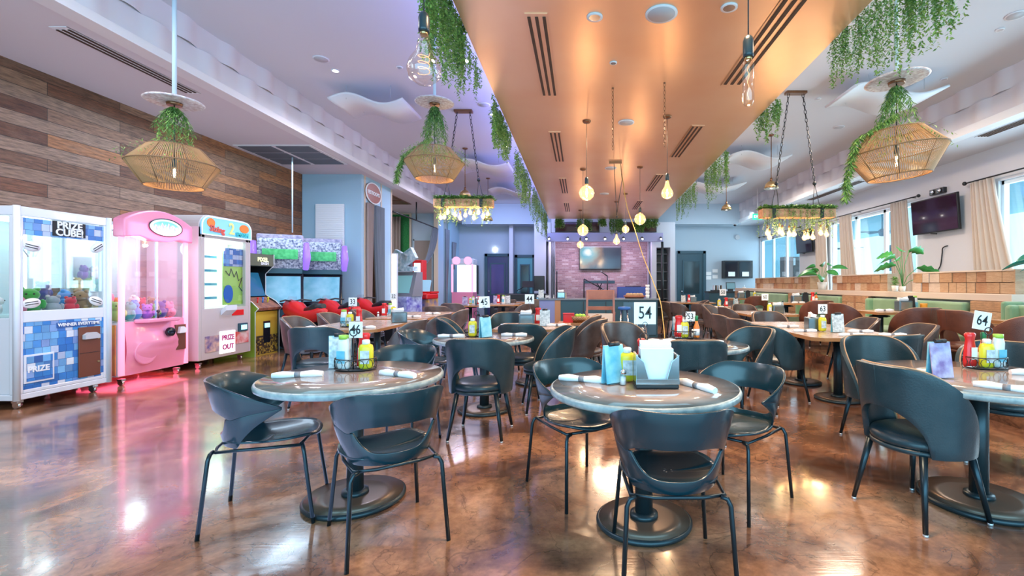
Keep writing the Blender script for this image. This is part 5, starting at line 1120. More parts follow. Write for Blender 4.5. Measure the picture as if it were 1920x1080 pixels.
PM = {k: mat('plush_'+k, v, .9, sheen=.5) for k, v in PC.items()}
cube = [(-.34,-.26,1,'pink',.055),(-.20,-.20,1,'green',.085),(-.02,-.26,1,'grey',.060),(.02,-.10,1.12,'navy',.06),(.13,-.28,1,'red',.055),(.20,-.12,1.02,'blue',.07),(.30,-.24,1.0,'brown',.075),(-.05,.05,1.02,'teal',.07),(.34,.0,1.0,'violet',.06),(-.3,.05,1.0,'white',.06)]
for x, y, zz, c, s_ in cube: plush(-6.19-y, 5.29+x, .96+(zz-1)*1.3, s_*1.32, PM[c], c+' plush toy in the claw machine with blue mosaic panels', 'plush toys in the white claw machine')
pink = [(-.42,-.20,.0,'lime',.075),(-.40,.05,0,'yellow',.08),(-.28,-.22,0,'teal',.07),(-.15,-.18,0,'blue',.075),(-.02,-.22,0,'violet',.06),(.10,-.2,.0,'green',.06),(.22,-.18,0,'navy',.07),(.34,-.22,0,'pink',.065),(-.22,.02,.10,'orange',.06),(.0,.0,.08,'white',.07),(.2,.05,.08,'red',.06),(.36,.04,.05,'brown',.07),(-.42,-.08,.22,'pink2',.07)]
for x, y, zz, c, s_ in pink: plush(-6.15-y, 6.43+x, .82+zz, s_*1.3, PM['pink' if c == 'pink2' else c], ('pale pink plush toy high on the left' if c == 'pink2' else c+' plush toy')+' in the glowing pink claw machine', 'plush toys in the pink claw machine')
for k, (x, c) in enumerate([(-.43,'yellow'),(-.30,'lime'),(-.17,'teal'),(-.36,'violet'),(-.2,'white')]): plush(-6.45, 6.43+x, 1.36 if k > 2 else 1.20, .068, PM[c], c+' plush toy on the raised back row of the pink claw machine', 'plush toys in the pink claw machine')
tag(MB().box(-6.53,-6.2,5.98,6.35,1.19,1.198).box(-6.53,-6.4,5.98,6.35,1.35,1.358).build('plush_shelf', M['glass']), 'clear shelves holding plush toys at the back of the pink claw machine', 'shelf')
# --- games seen through the wide opening
t = thing('shooting_arcade', 'tall grey shooting arcade with lit base through the wide opening', 'arcade machine', (X(752,13.3), 13.5, 0), -20)
MB().box(-.36,.36,-.3,.35,0,.95).build('base_box', mat('art_violet', (.10,.08,.45), .3, var=(.6,.7,.9), vscale=7), t)
MB().prism([(-.42,-.15,.95),(-.42,.05,1.65),(-.42,.30,1.65),(-.42,.30,.95)], (.84,0,0)).build('monitor_bezel', M['grey'], t); MB().prism([(-.30,-.140,1.05),(-.30,.01,1.55),(-.30,.02,1.55),(-.30,-.13,1.05)], (.60,0,0)).build('screen', mat('shooter_screen', (.1,.25,.28), .2, emis=(.15,.32,.35), es=.6), t)
MB().box(-.40,.40,-.1,.1,1.68,1.80).cbox((-.12,-.02,2.0), (.5,.12,.45), ry=25).cbox((.22,-.02,2.1), (.4,.12,.35), ry=-30).build('marquee', mat('shooter_art', (.2,.4,.45), .4, var=(.75,.8,.82), vscale=10), t)
t = thing('red_arcade', 'red twin screen arcade in front of the pale partition wall', 'arcade machine', (X(788,14.3), 14.4, 0), -10)
MB().box(-.36,.36,-.25,.35,0,.85).build('base_box', mat('art_warm', (.75,.45,.10), .3, var=(.05,.12,.5), vscale=5), t)
MB().box(-.42,.42,-.42,.3,.85,1.02).build('control_deck', M['red'], t, bev=.04); MB().box(-.42,.42,-.2,.3,1.02,1.08).build('deck_lip', M['red'], t)
for s_ in (-1,1): MB().cbox((s_*.18,-.08,1.25), (.30,.06,.36), rx=-18).build('small_screen', mat('small_screens', (.1,.2,.3), .2, emis=(.3,.5,.65), es=.7) if 'small_screens' not in bpy.data.materials else bpy.data.materials['small_screens'], t)
MB().box(-.30,.02,.0,.3,1.42,2.05).build('tower', M['red'], t, bev=.02); MB().box(-.24,-.03,-.012,.0,1.52,1.95).build('tower_screen', mat('tower_glow', (.5,.8,1), .2, emis=(.6,.85,1), es=1), t)
t = thing('light_column', 'bright white lit column beside the shooting arcade', 'lamp', (X(737,12.9), 12.95, 0)); MB().box(-.10,.10,-.04,.04,.0,2.15).build('column_frame', M['cab_white'], t); MB().box(-.08,.08,-.05,-.04,.3,2.12).build('light_face', mat('column_glow', (1,1,1), .3, emis=(1,.97,.92), es=2.5), t)
# distant pink claw machine by the rear corner
t = thing('claw_machine', 'distant pink and white claw machine near the rear left corner', 'arcade machine', (X(871,18.2), 18.2, 0), 0)
MB().box(-.40,.40,-.35,.35,0,1.0).build('cabinet', M['cab_pink'], t); MB().box(-.42,.42,-.37,.35,2.05,2.28).build('top_box', M['cab_white'], t, bev=.03); MB().box(-.38,.38,.33,.35,1.0,2.05).build('back_wall', bpy.data.materials['glow_white'], t)
for s_ in (-1,1): MB().box(s_*.38-.03,s_*.38+.03,-.37,-.31,1.0,2.05).build('lit_post', M['pink_led'], t); MB().cyl((s_*.22,-.38,2.2),(s_*.22,-.36,2.2), .15, n=24).build('round_lamp', M['pink_led'], t)
MB().box(-.35,.35,-.36,-.35,1.0,2.05).build('front_glass', M['glass'], t)
# ================================================================== BOOTHS
M['velvet'] = mat('green_velvet', (.16,.30,.17), .75, var=(.22,.38,.22), vscale=4, sheen=.4); M['ledge'] = mat('ledge_cream', (.66,.56,.48), .5)
M['pier'] = brickmat('pier_planks', [(.42,.22,.11),(.58,.36,.20),(.34,.17,.09),(.62,.42,.26)], 1.4, .16, 'YZ', .004, (.10,.05,.03), .55, .35, (2,12,1), .3)
BL = [mat('block_%d' % i, c, .6, var=v, vscale=7, stretch=(1,1.5,7), bump=.5, bscale=30) for i, (c, v) in enumerate([((.34,.16,.08),(.44,.25,.14)),((.42,.26,.15),(.52,.35,.22)),((.32,.15,.08),(.44,.24,.14)),((.48,.30,.17),(.38,.22,.12)),((.50,.40,.33),(.60,.50,.42))])]
XBF = 5.4
t = thing('booth_divider', 'long cream ledge wall behind the green booths', 'booth divider', (XBF, 5.78, .15))
MB().box(-.10,.25,0,10.4,.93,1.025).build('ledge_top', M['ledge'], t, bev=.008); MB().box(.02,.20,0,10.4,0,.93).build('divider_wall', M['ledge'], t)
for i, (y0, y1, lb) in enumerate([(5.86,7.66,'stacked wood block screen on the ledge below the large television'),(8.3,10.15,'stacked wood block screen on the ledge between the two potted plants'),(11.1,14.6,'stacked wood block screen on the ledge farthest from the camera')]):
    t = thing('block_screen', lb, 'wood screen', (XBF, y0, 1.176), 0, 'wood block screens'); L = y1-y0; rnd = random.Random(60+i)
    MB().box(.05,.16,0,L,0,.30).build('screen_core', BL[2], t); MB().box(0,.20,0,L,.295,.315).build('screen_cap', M['ledge'], t)
    MB().box(0,.20,-.02,0,0,.315).build('screen_end', BL[1], t)
    mb = MB()
    for r in range(2):
        y = 0
        while y < L-.03:
            w_ = min(rnd.choice((.14,.17,.2,.2,.24)), L-y); dp = rnd.uniform(0,.035); mb.box(-.005+dp, .06, y+.004, y+w_-.004, r*.147+.004, r*.147+.144, rnd.randrange(5)); y += w_
    mb.build('wood_blocks', BL, t)
piers = [(5.78,6.35,'nearest'),(8.6,9.47,'second'),(11.37,11.94,'third'),(15.5,16.1,'farthest')]
for y0, y1, nm in piers:
    t = thing('booth_pier', 'plank clad pier between the green booths, '+nm+' from the camera', 'pier', (XBF-.14, y0, .15), 0, 'plank clad booth piers')
    MB().box(0,.13,0,y1-y0,0,.925).build('pier_planks', M['pier'], t, bev=.004)
    MB().box(-.004,.0,.40 if nm == 'second' else .0,.46 if nm == 'second' else .03,.0,.925).build('pier_batten', BL[2], t)
for i, (y0, y1, nm) in enumerate([(4.3,5.72,'cut by the right frame edge'),(6.42,8.53,'nearest full one, with the orange canister table'),(9.54,11.30,'second one, behind sign sixty-three'),(12.0,15.43,'farthest one')]):
    t = thing('booth_bench', 'green velvet booth bench, '+nm, 'booth bench', (XBF-.1, y0, .15), 0, 'green velvet booth benches'); L = y1-y0
    MB().box(-.06,.10,.02,L-.02,.42,.90).build('backrest', M['velvet'], t, bev=.035, seg=3); MB().box(-.60,.10,.02,L-.02,.30,.45).build('seat', M['velvet'], t, bev=.04, seg=3)
    MB().box(-.55,.08,.04,L-.04,0,.30).build('bench_base', M['black'], t)
    MB().box(-.16,-.02,L-.10,L+.0,.10,.90).build('end_cushion', M['velvet'], t, bev=.04, seg=3)
    if i == 0: MB().box(-.16,.10,L-.02,L+.05,.10,.94).build('end_cushion', M['velvet'], t, bev=.03, seg=3)
# plants on the ledge
M['pot'] = mat('pot_white', (.72,.68,.62), .5)
def leafshape(mb, p, d, L, w, droop, notch=False):
    d = Vector(d).normalized(); s_ = d.cross(Vector((0,0,1))).normalized(); s_ = (s_+Vector((0,0,.75 if L*1000 % 2 > 1 else -.75))).normalized(); p = Vector(p); n = 8; prev = None
    for k in range(n+1):
        u = k/n; c = p+d*L*u+Vector((0,0,-droop*L*u*u)); ww = w*math.sin(PI*min(1, u*.96+.03))**.7*(1 if not (notch and k % 2) else .62)
        cur = (mb.av(c-s_*ww+Vector((0,0,.12*ww))), mb.av(c), mb.av(c+s_*ww+Vector((0,0,.12*ww))))
        if prev: mb.af((prev[0],cur[0],cur[1],prev[1]),0,True); mb.af((prev[1],cur[1],cur[2],prev[2]),0,True)
        prev = cur
def potplant(x, y, z, h, label, leaves, notch, m, pot=.055, ph=.11, L=.24, w=.07, seed=0):
    t = thing('potted_plant', label, 'plant', (x,y,z), 0, 'potted plants on the booth ledge'); rnd = random.Random(seed)
    MB().lathe([(pot*.75,0),(pot,ph),(pot*.9,ph),(.0001,ph*.9)], n=24).build('pot', M['pot'], t)
    st = MB(); tips = []
    for k, (a, r, zz) in enumerate(leaves):
        e = Vector((r*math.cos(R(a)), r*math.sin(R(a)), zz*h)); st.tube([(0,0,ph*.8), (e.x*.35, e.y*.35, zz*h*.65), e], .005, 5); tips.append((e, a))
    st.build('stem', M['leafb'], t)
    for e, a in tips:
        mb = MB(); leafshape(mb, e, (math.cos(R(a)), math.sin(R(a)), rnd.uniform(-.1,.35)), L*rnd.uniform(.8,1.15), w*rnd.uniform(.85,1.1), .35, notch); mb.build('leaf', m, t, solid=.002)
    return t
potplant(5.46, 7.98, 1.176, .72, 'tall split leaf plant on the booth ledge left of the television', [(195,.16,.80),(165,.10,.62),(20,.16,.98),(-30,.20,.55),(-15,.26,.35),(120,.14,.86),(230,.10,.95),(80,.1,.75)], True, M['leafb'], .05, .09, .34, .12, 1)
t = thing('small_cactus', 'small plant in a white pot beside the split leaf plant', 'plant', (5.44, 8.14, 1.176), 0); MB().lathe([(.04,0),(.052,.10),(.045,.10),(.0001,.09)], n=20).build('pot', M['pot'], t)
mb = MB(); rnd = random.Random(5)
for k in range(160): leaf(mb, (rnd.uniform(-.035,.035), rnd.uniform(-.035,.035), .10+rnd.random()*.14), .05, .008, rnd, 0, -.6)
mb.build('foliage', [M['green']], t)
potplant(5.46, 10.65, 1.176, .60, 'broad leaf plant in a white pot on the booth ledge behind sign sixty-three', [(180,.12,.55),(150,.16,.72),(200,.20,.85),(60,.06,.98),(0,.14,.62),(-20,.18,.80),(-60,.10,.68),(100,.12,.78),(240,.14,.50),(30,.2,.95)], False, M['leafb'], .10, .17, .32, .085, 2)
potplant(5.62, 5.60, 1.05, .62, 'broad leaf plant cut by the right frame edge in front of the window', [(170,.12,.98),(185,.16,.72),(200,.18,.55),(150,.16,.85),(20,.1,.9),(-90,.1,.7)], False, mat('leaf_teal', (.02,.20,.14), .35), .08, .14, .26, .05, 3)
# ================================================================== WINDOW WALL
M['linen'] = mat('linen_curtain', (.58,.49,.42), .85, bump=.1, bscale=200); M['drape_grey'] = mat('grey_drape', (.16,.19,.22), .7, sheen=.3); M['drape_brown'] = mat('taupe_drape', (.30,.23,.20), .75)
def drape(label, fn, nu, nv, m, group, name='curtain', th=.006):
    return tag(MB().grid(fn, nu, nv).build(name, m, solid=th, off=0), label, 'curtain', group)
def wcurt(ya, yb, yc, yd, label):
    zt, zb = 3.24, .30
    drape(label, lambda u, v: (XR-.13+.045*math.sin(u*2*PI*6)*(0.7+.3*v)+.015*math.sin(u*2*PI*2.3), (ya+(yb-ya)*u)*(1-v**1.2)+(yc+(yd-yc)*u)*v**1.2, zt+(zb-zt)*v), 60, 10, M['linen'], 'cream window curtains')
wcurt(9.02, 8.50, 8.85, 7.75, 'cream linen curtain right of the large television')
wcurt(11.35, 10.78, 11.25, 10.35, 'cream linen curtain left of the large television, slanting')
wcurt(13.6, 13.0, 13.4, 12.45, 'cream linen curtain in the middle of the second window')
wcurt(15.0, 14.35, 14.9, 14.1, 'cream linen curtain between the far television and the second window')
for ya, yb, lb in [(3.0,9.15,'black curtain rod above the nearest window'),(10.4,15.1,'black curtain rod above the second window'),(16.0,19.7,'black curtain rod above the farthest window')]:
    t = thing('curtain_rod', lb, 'curtain rod', (XR-.13, ya, 3.26), 0, 'black curtain rods'); MB().cyl((0,0,0),(0,yb-ya,0), .014, n=10).build('rod', M['black'], t)
    for y in (0, yb-ya): MB().sph((0,y,0), .04, 10).build('finial', M['black'], t)
    for y in (.25, (yb-ya)/2, yb-ya-.25): MB().cyl((0,y,0),(.13,y,.0), .009, n=6).build('bracket', M['black'], t)
def tv(label, ya, yb, z0, z1, group='wall televisions'):
    t = thing('television', label, 'television', (XR-.05, (ya+yb)/2, (z0+z1)/2), 0, group); w, h = yb-ya, z1-z0
    mb = MB(); mb.cbox((-.10,0,0), (.05,w,h), ry=-4); mb.build('bezel', M['black'], t, bev=.006)
    mb = MB(); mb.cbox((-.127,0,.0), (.004,w-.05,h-.05), ry=-4); mb.build('screen', mat('tv_screen', (.03,.01,.03), .08, coat=.5) if 'tv_screen' not in bpy.data.materials else bpy.data.materials['tv_screen'], t)
    MB().box(-.08,.04,-.15,.15,-.12,.12).build('wall_bracket', M['grey'], t); MB().cyl((-.09,-.05,-h/2-.03),(-.09,.12,-h/2-.01), .012, n=6).build('sensor_cable', M['black'], t)
tv('large wall television between the curtains on the right wall', 9.25, 10.55, 2.39, 3.13)
tv('far wall television behind the right chandelier bulbs', 15.15, 16.25, 2.35, 3.12)
t = thing('emergency_light', 'small black twin lamp box above the large television', 'lamp', (XR, 9.95, 3.27)); MB().box(-.08,0,-.20,.20,-.06,.06).build('lamp_box', M['black'], t, bev=.01)
for q in (-.10,.10): mb = MB(); mb.M = Matrix.Translation((-.08,q,0)) @ Matrix.Rotation(R(-90),4,'Y'); mb.lathe([(.045,0),(.05,.03),(.0001,.028)], n=16).build('lamp_head', M['chrome'], t)
tag(MB().tube(smooth([(XR-.01,9.72,2.10),(XR-.05,9.80,2.06),(XR-.02,9.86,1.95),(XR-.02,9.90,1.72),(XR-.03,9.97,1.60),(XR-.01,10.05,1.62)]), .012, 6).build('wall_cable', M['black']), 'short black cable curling on the wall below the large television', 'cable')
t = thing('exit_sign', 'small green lit EXIT sign near the far right ceiling', 'sign', (6.0, 16.0, 3.60)); s_ = MB().box(-.16,.16,-.03,.03,-.10,.10).build('sign_box', mat('exit_green', (.05,.5,.3), .3, emis=(.05,.8,.45), es=.8), t)
text('sign_text', 'EXIT', .13, (0,-.033,0), (90,0,0), mat('exit_txt', (.9,1,.95), .3, emis=(.8,1,.9), es=1.5), s_, .002); MB().cyl((0,0,.10),(0,0,ZM-3.60), .012, n=8).build('mount', M['white'], t)
# patio beyond the glass
M['patio_cyan'] = mat('patio_cyan', (.02,.15,.22), .5)
for x, y, z, lb in [(10.0,15.6,3.05,'ceiling fan on the patio seen through the second window, right pane'),(10.6,18.9,2.75,'ceiling fan on the patio seen through the second window, left pane')]:
    t = thing('ceiling_fan', lb, 'fan', (x,y,z), 20, 'patio ceiling fans'); MB().lathe([(.0001,-.16),(.08,-.14),(.11,-.04),(.11,.05),(.05,.09)], n=20).build('motor', M['patio_cyan'], t); MB().cyl((0,0,.08),(0,0,3.75-z), .02, n=8).build('downrod', M['patio_cyan'], t)
    for k in range(5):
        a = 72*k; mb = MB(); mb.M = Matrix.Rotation(R(a),4,'Z'); mb.cbox((.40,0,.0), (.60,.12,.012), rx=12).build('blade', M['patio_cyan'], t)
t = thing('patio_television', 'blue patio television hanging beyond the second window', 'television', (10.2, 15.2, 2.15)); MB().box(-.20,.20,-.04,.04,-.42,.42).build('bezel', M['patio_cyan'], t); MB().box(-.17,.17,-.045,-.04,-.38,.38).build('screen', mat('patio_screen', (.06,.22,.34), .1), t); MB().cyl((0,0,.42),(0,0,1.6), .03, n=8).build('ceiling_pole', M['patio_cyan'], t)
t = thing('patio_speaker', 'tall dark brown speaker standing behind the far window', 'speaker', (8.25, 18.6, 0)); MB().box(-.30,.30,-.2,.2,1.45,2.38).build('speaker_box', mat('dark_brown', (.07,.04,.035), .5), t, bev=.01); MB().cyl((0,0,.0),(0,0,1.45), .04, n=10).build('stand_pole', M['black'], t); MB().cyl((0,0,0),(0,0,.03), .3, n=20).build('stand_base', M['black'], t); MB().sph((0,-.21,1.54), .02, 8).build('indicator', M['lamp_white'], t); MB().box(.06,.14,-.21,-.2,2.05,2.33).build('hang_tag', M['paper'], t)
for x, y, lb in [(9.4,9.2,'white patio post behind the nearest window'),(9.4,13.4,'white patio post seen through the second window'),(9.4,21.0,'white patio post seen through the farthest window')]:
    tag(MB().box(x-.09,x+.09,y-.09,y+.09,0,3.75).build('patio_post', M['frame']), lb, 'post', 'white patio posts')
# ================================================================== BLUE WALL AND SIDE OPENINGS
t = thing('sound_panel', 'white ribbed sound panel on the blue wall beside the plank wall', 'acoustic panel', (-5.92, 11.08, 2.53)); w, h = .33, .66
mb = MB().box(-w,w,-.05,0,-h,h)
mb.build('panel', M['white'], t)
mb = MB()
for k in range(26): z_ = -h+.03+k*(2*h-.06)/25; mb.box(-w+.01,w-.01,-.062,-.05,z_-.014,z_+.012)
mb.build('ribs', M['white'], t)
tag(MB().cyl((-5.88,9.55,2.35),(-5.88,9.55,ZS), .014, n=8).build('conduit', M['rodw']), 'thin white conduit dropping from the soffit behind the racing cabinets', 'pipe')
t = thing('oval_sign', 'oval RESTROOMS sign above the curtained doorway', 'sign', (XO+.0, 11.66, 3.55))
MB().prism([(0, .42*math.cos(k*PI/20), .25*math.sin(k*PI/20)) for k in range(40)], (.04,0,0)).build('sign_board', mat('sign_wood', (.30,.09,.05), .4), t)
MB().tube([(.042, .42*math.cos(k*PI/20), .25*math.sin(k*PI/20)) for k in range(40)], .016, 6, closed=True).build('sign_rim', M['paper'], t)
text('sign_text', 'RESTROOMS', .125, (.043, 0, 0), (90,0,90), M['paper'], t, .003, .95, .003)
gd = 'side opening drapes'
drape('taupe drape parted at the left of the restroom doorway', lambda u, v: (XO+.04+.045*math.sin(u*2*PI*6), 11.28+.34*u*(1-.45*v)-.0*v, 3.27-3.2*v), 40, 10, M['drape_brown'], gd, 'drape')
drape('grey drape parted at the right of the restroom doorway', lambda u, v: (XO+.05+.055*math.sin(u*2*PI*7), 12.18-.50*u*(1-.55*v**1.3), 3.27-3.2*v), 50, 10, M['drape_grey'], gd, 'drape')
t = thing('picture_frame', 'small dark frame inside the restroom corridor', 'frame', (-5.75, 12.29, 1.75)); MB().box(-.12,.12,-.03,0,-.25,.25).build('frame', M['black'], t); MB().box(-.09,.09,-.034,-.03,-.22,.22).build('picture', M['bronze'], t)
t = thing('pipe_rail', 'black pipe rail hanging across the wide opening', 'curtain rod', (XO-.02, 13.9, 3.32)); MB().cyl((0,-.9,0),(0,3.1,0), .022, n=8).build('rail', M['black'], t); MB().cyl((0,.95,0),(0,.95,ZS-3.32), .022, n=8).build('drop_pipe', M['black'], t)
def swag(u, v):
    a = Vector((XO+.0, 16.98-.55*u, 3.30)); b = Vector((XO-.20, 14.6+.05*u, 2.20-.30*u)); c = Vector((XO-.02, 16.7-.9*u, 1.70-.55*u+.5*u*u))
    p = a*(1-v)**2+c*2*v*(1-v)+b*v*v; return p+Vector((.035*math.sin(u*2*PI*5), 0, .02*math.cos(u*2*PI*5)-.14*u*math.sin(PI*v)))
drape('grey drape swept back across the wide opening', swag, 44, 22, M['drape_grey'], gd, 'drape')
t = thing('green_frame', 'green hedge panel framed on the alcove wall', 'wall panel', (-6.98, 17.22, 3.1)); MB().box(-.75,.75,-.04,0,-.82,.82).build('frame', bpy.data.materials['trim_cream'], t); MB().box(-.68,.68,-.07,-.03,-.75,.75).build('hedge', mat('hedge', (.01,.12,.03), .9, var=(.03,.24,.06), vscale=40, bump=1, bscale=60), t)
drape('striped taupe drape hanging in the alcove before the green panel', lambda u, v: (-7.35+.80*u, 17.02+.05*math.sin(u*2*PI*7), 3.75-1.7*v), 50, 6, M['drape_brown'], gd, 'drape')
t = thing('alcove_door', 'plain taupe door in the alcove wall', 'door', (-5.80, 17.24, 0)); MB().box(-.32,.32,-.04,0,0,2.9).build('door_leaf', M['drape_brown'], t); MB().box(-.36,-.32,-.05,0,0,2.95).box(.32,.36,-.05,0,0,2.95).box(-.36,.36,-.05,0,2.9,2.95).build('door_frame', M['wall_back'], t); MB().sph((.25,-.06,1.0), .03, 8).build('door_handle', M['chrome'], t)
t = thing('return_grille', 'brown slatted grille in the alcove soffit', 'air vent', (0,0,0)); MB().box(-6.5,-5.5,12.9,15.2,ZS-.02,ZS-.001).build('grille_frame', M['brownwall'], t)
for k in range(3): MB().box(-6.45,-5.55,13.0+.74*k,13.6+.74*k,ZS-.03,ZS-.02).build('grille_panel', M['bronze'], t)
drape('dark drape tied back before the rear left opening', lambda u, v: (XO+.05+.04*math.sin(u*2*PI*5), 17.75+.55*u*(1-.75*math.sin(PI*min(1,v*1.15)/2)**2)+.05*v, 3.4-3.38*v), 40, 14, M['drape_grey'], gd, 'drape')
drape('short dark drape at the farthest left opening', lambda u, v: (XO+.05+.03*math.sin(u*2*PI*4)+.0, 19.3-.5*u-.3*v*(1-u), 3.0-1.1*v), 30, 8, M['drape_grey'], gd, 'drape')
t = thing('speaker_tower', 'narrow black speaker column against the rear left wall', 'speaker', (X(891,19.6), 19.75, 0)); MB().box(-.09,.09,-.12,.12,.9,2.1).build('speaker_box', M['black'], t, bev=.01); MB().cyl((0,0,.0),(0,0,.9), .03, n=8).build('stand_pole', M['black'], t); MB().cyl((0,0,0),(0,0,.03), .16, n=16).build('stand_base', M['black'], t)
# ================================================================== STAGE
M['brick'] = brickmat('pale_brick', [(.34,.21,.22),(.44,.30,.30),(.28,.17,.19),(.56,.46,.46)], .27, .078, 'XZ', .006, (.42,.33,.35), .7, .25, (3,3,1), .5)
YS = 18.9
struct('wall_stage', MB().box(X(1036,19.7), X(1217,19.7), 19.7, 19.8, 0, 3.3), M['brick'])
struct('trim_8', MB().box(X(1034,18.6), X(1231,18.5), 18.5, 18.62, 3.34, ZM), M['wall_pale'])
struct('floor_stage', MB().box(X(1037,YS), X(1222,YS), 17.9, 19.7, 0, .35), M['dark_teal'])
t = thing('stage_truss', 'pale stage beam with small spotlights above the brick wall', 'truss', (X(1134,18.2), 18.2, 3.12)); w = 2.25
MB().box(-w,w,-.06,.06,-.17,.17).build('beam', mat('beam_lilac', (.38,.38,.66), .4), t, bev=.01)
for k in range(7):
    x = -w+.1+k*(2*w-.2)/6; s_ = MB().cyl((x,-.10,-.02),(x,-.20,-.08), .045, .06, 14).build('spotlight', M['black'], t); mb = MB().sph((x,-.205,-.085), .035, 8); mb.build('spotlight_lens', M['lamp_white'], s_)
for s_ in (-1,1):
    MB().cyl((s_*(w-.02),0,-.17),(s_*(w-.02),0,-3.12), .05, n=10).build('truss_leg', M['black'], t)
def facetv(label, x0, x1, y, z0, z1, scr, parent=None):
    t = thing('television', label, 'television', ((x0+x1)/2, y, (z0+z1)/2), 0, 'televisions around the stage'); w, h = (x1-x0)/2, (z1-z0)/2
    MB().box(-w,w,-.05,.0,-h,h).build('bezel', M['black'], t, bev=.008); MB().box(-w+.03,w-.03,-.054,-.05,-h+.03,h-.03).build('screen', scr, t); MB().box(-.15,.15,0,.09,-.1,.1).build('wall_bracket', M['grey'], t)
def tvmat():
    m = mat('stage_tv', (.02,.03,.05), .1); nt = m.node_tree; N = nt.nodes.new; L = nt.links.new; b = nt.nodes['Principled BSDF']
    tc = N('ShaderNodeTexCoord'); vd = N('ShaderNodeVectorMath'); vd.operation = 'DISTANCE'; L(tc.outputs['Object'], vd.inputs[0]); vd.inputs[1].default_value = (-.55,-.05,.22)
    n = N('ShaderNodeTexNoise'); n.inputs['Scale'].default_value = 2.2; n.inputs['Detail'].default_value = 3; L(tc.outputs['Object'], n.inputs['Vector']); ml = N('ShaderNodeMath'); ml.operation = 'MULTIPLY_ADD'; L(n.outputs['Fac'], ml.inputs[0]); ml.inputs[1].default_value = .5; L(vd.outputs['Value'], ml.inputs[2])
    r = N('ShaderNodeValToRGB'); L(ml.outputs[0], r.inputs[0])
    e = r.color_ramp.elements; e[0].position = .22; e[0].color = (.85,.95,1,1); e[1].position = 1.0; e[1].color = (.02,.012,.01,1); q = e.new(.42); q.color = (.08,.36,.46,1); q = e.new(.62); q.color = (.22,.30,.26,1); q = e.new(.8); q.color = (.22,.11,.04,1)
    L(r.outputs[0], b.inputs['Emission Color']); b.inputs['Emission Strength'].default_value = .8; return m
facetv('large television showing a teal and orange picture on the stage brick wall', X(1086,19.5), X(1165,19.5), 19.6, 1.92, 2.90, tvmat())
dk = mat('dark_screen', (.05,.02,.015), .12)
facetv('dark television above the stage beam, left of two', X(1041,18.4), X(1124,18.4), 18.42, 3.34, 3.74, dk); facetv('dark television above the stage beam, right of two', X(1154,18.4), X(1231,18.4), 18.42, 3.34, 3.74, dk)
drape('dark stage side drape left of the brick wall', lambda u, v: (X(1030,18.8)+.24*u, 18.75+.04*math.sin(u*2*PI*3), 3.1-3.0*v), 24, 4, M['drape_grey'], 'stage side drapes', 'drape')
drape('dark stage side drape right of the brick wall', lambda u, v: (X(1216,18.8)+.28*u, 18.75+.04*math.sin(u*2*PI*3), 3.1-3.0*v), 24, 4, M['drape_grey'], 'stage side drapes', 'drape')
def stand(name, label, x, y, zt, boom=None, z0=.35):
    t = thing(name, label, 'stand', (x,y,z0), 0, 'stage microphone stands'); MB().cyl((0,0,.25),(0,0,zt-z0), .026, n=8).build('pole', M['black'], t)
    for k in range(3): a = 2*PI*k/3+.4; MB().cyl((0,0,.30),(.28*math.cos(a),.28*math.sin(a),0), .018, n=6).build('leg', M['black'], t)
    if boom: MB().cyl((0,0,zt-z0), boom, .024, n=6).build('boom_arm', M['black'], t); MB().sph(boom, .04, 8).build('microphone', M['grey'], t)
    else: MB().sph((0,0,zt-z0+.03), .04, 8).build('microphone', M['grey'], t)
stand('microphone_stand', 'straight microphone stand at the left of the stage', X(1044,18.9), 18.9, Z(510,18.9))
stand('microphone_stand', 'microphone stand with long boom arm at the centre left of the stage', X(1095,18.3), 18.3, Z(523,18.3), (X(1130,18.3)-X(1095,18.3), 0, Z(542,18.3)-.35)); 
stand('microphone_stand', 'tripod stand at the centre of the stage', X(1139,18.6), 18.6, Z(518,18.6), (-.25,0,Z(514,18.6)-.35+.1))
t = thing('keyboard', 'long dark keyboard on a stand before the brick wall', 'keyboard', (X(1124,19.2), 19.2, .35)); MB().box(-.62,.62,-.16,.16,.98,1.10).build('keyboard_body', M['dark_teal'], t, bev=.02)
for s_ in (-1,1): MB().cyl((s_*.45,-.15,0),(-s_*.45*.2,.0,.98), .018, n=6).build('stand_leg', M['black'], t)
t = thing('drum_rack', 'black rack with speaker on the stage left wing', 'music gear', (X(1012,18.2), 18.0, 0)); MB().box(-.20,.20,-.15,.15,1.05,1.62).build('speaker_box', M['black'], t, bev=.02); MB().cyl((0,0,0),(0,0,1.05), .03, n=8).build('stand_pole', M['black'], t); MB().tube([(-.05,0,1.3),(-.5,0,1.25),(-.85,-.1,1.05)], .014, 6).build('side_arm', M['black'], t); MB().cyl((0,0,0),(0,0,.03), .25, n=16).build('stand_base', M['black'], t)
t = thing('music_stand', 'black music stand before the teal door', 'stand', (X(990,17.0), 17.0, 0)); MB().cyl((0,0,0),(0,0,1.2), .014, n=6).build('pole', M['black'], t); MB().cbox((0,0,1.3),(.42,.02,.25), rx=-25).build('desk', M['black'], t); MB().cyl((0,0,0),(0,0,.02), .2, n=16).build('stand_base', M['black'], t)
t = thing('blue_case', 'long blue lit case at the right of the stage', 'case', (X(1186,18.3), 18.3, .35)); MB().box(-.60,.60,-.2,.2,0,.85).build('case_body', mat('case_blue', (.04,.08,.40), .3), t, bev=.02); MB().cyl((-.3,-.2,.87),(.3,-.2,.87), .015, n=6).build('case_handle', M['black'], t)
t = thing('black_sofa', 'low black sofa before the rear left doors', 'sofa', (X(975,17.4), 17.6, 0)); MB().box(-1.0,1.0,-.35,.30,0,.42).build('seat', M['black'], t, bev=.05); MB().box(-1.0,1.0,.12,.35,.42,.95).build('backrest', M['black'], t, bev=.05)
for s_ in (-1,1): MB().box(s_*1.0-.09,s_*1.0+.09,-.35,.35,0,.62).build('armrest', M['black'], t, bev=.04)
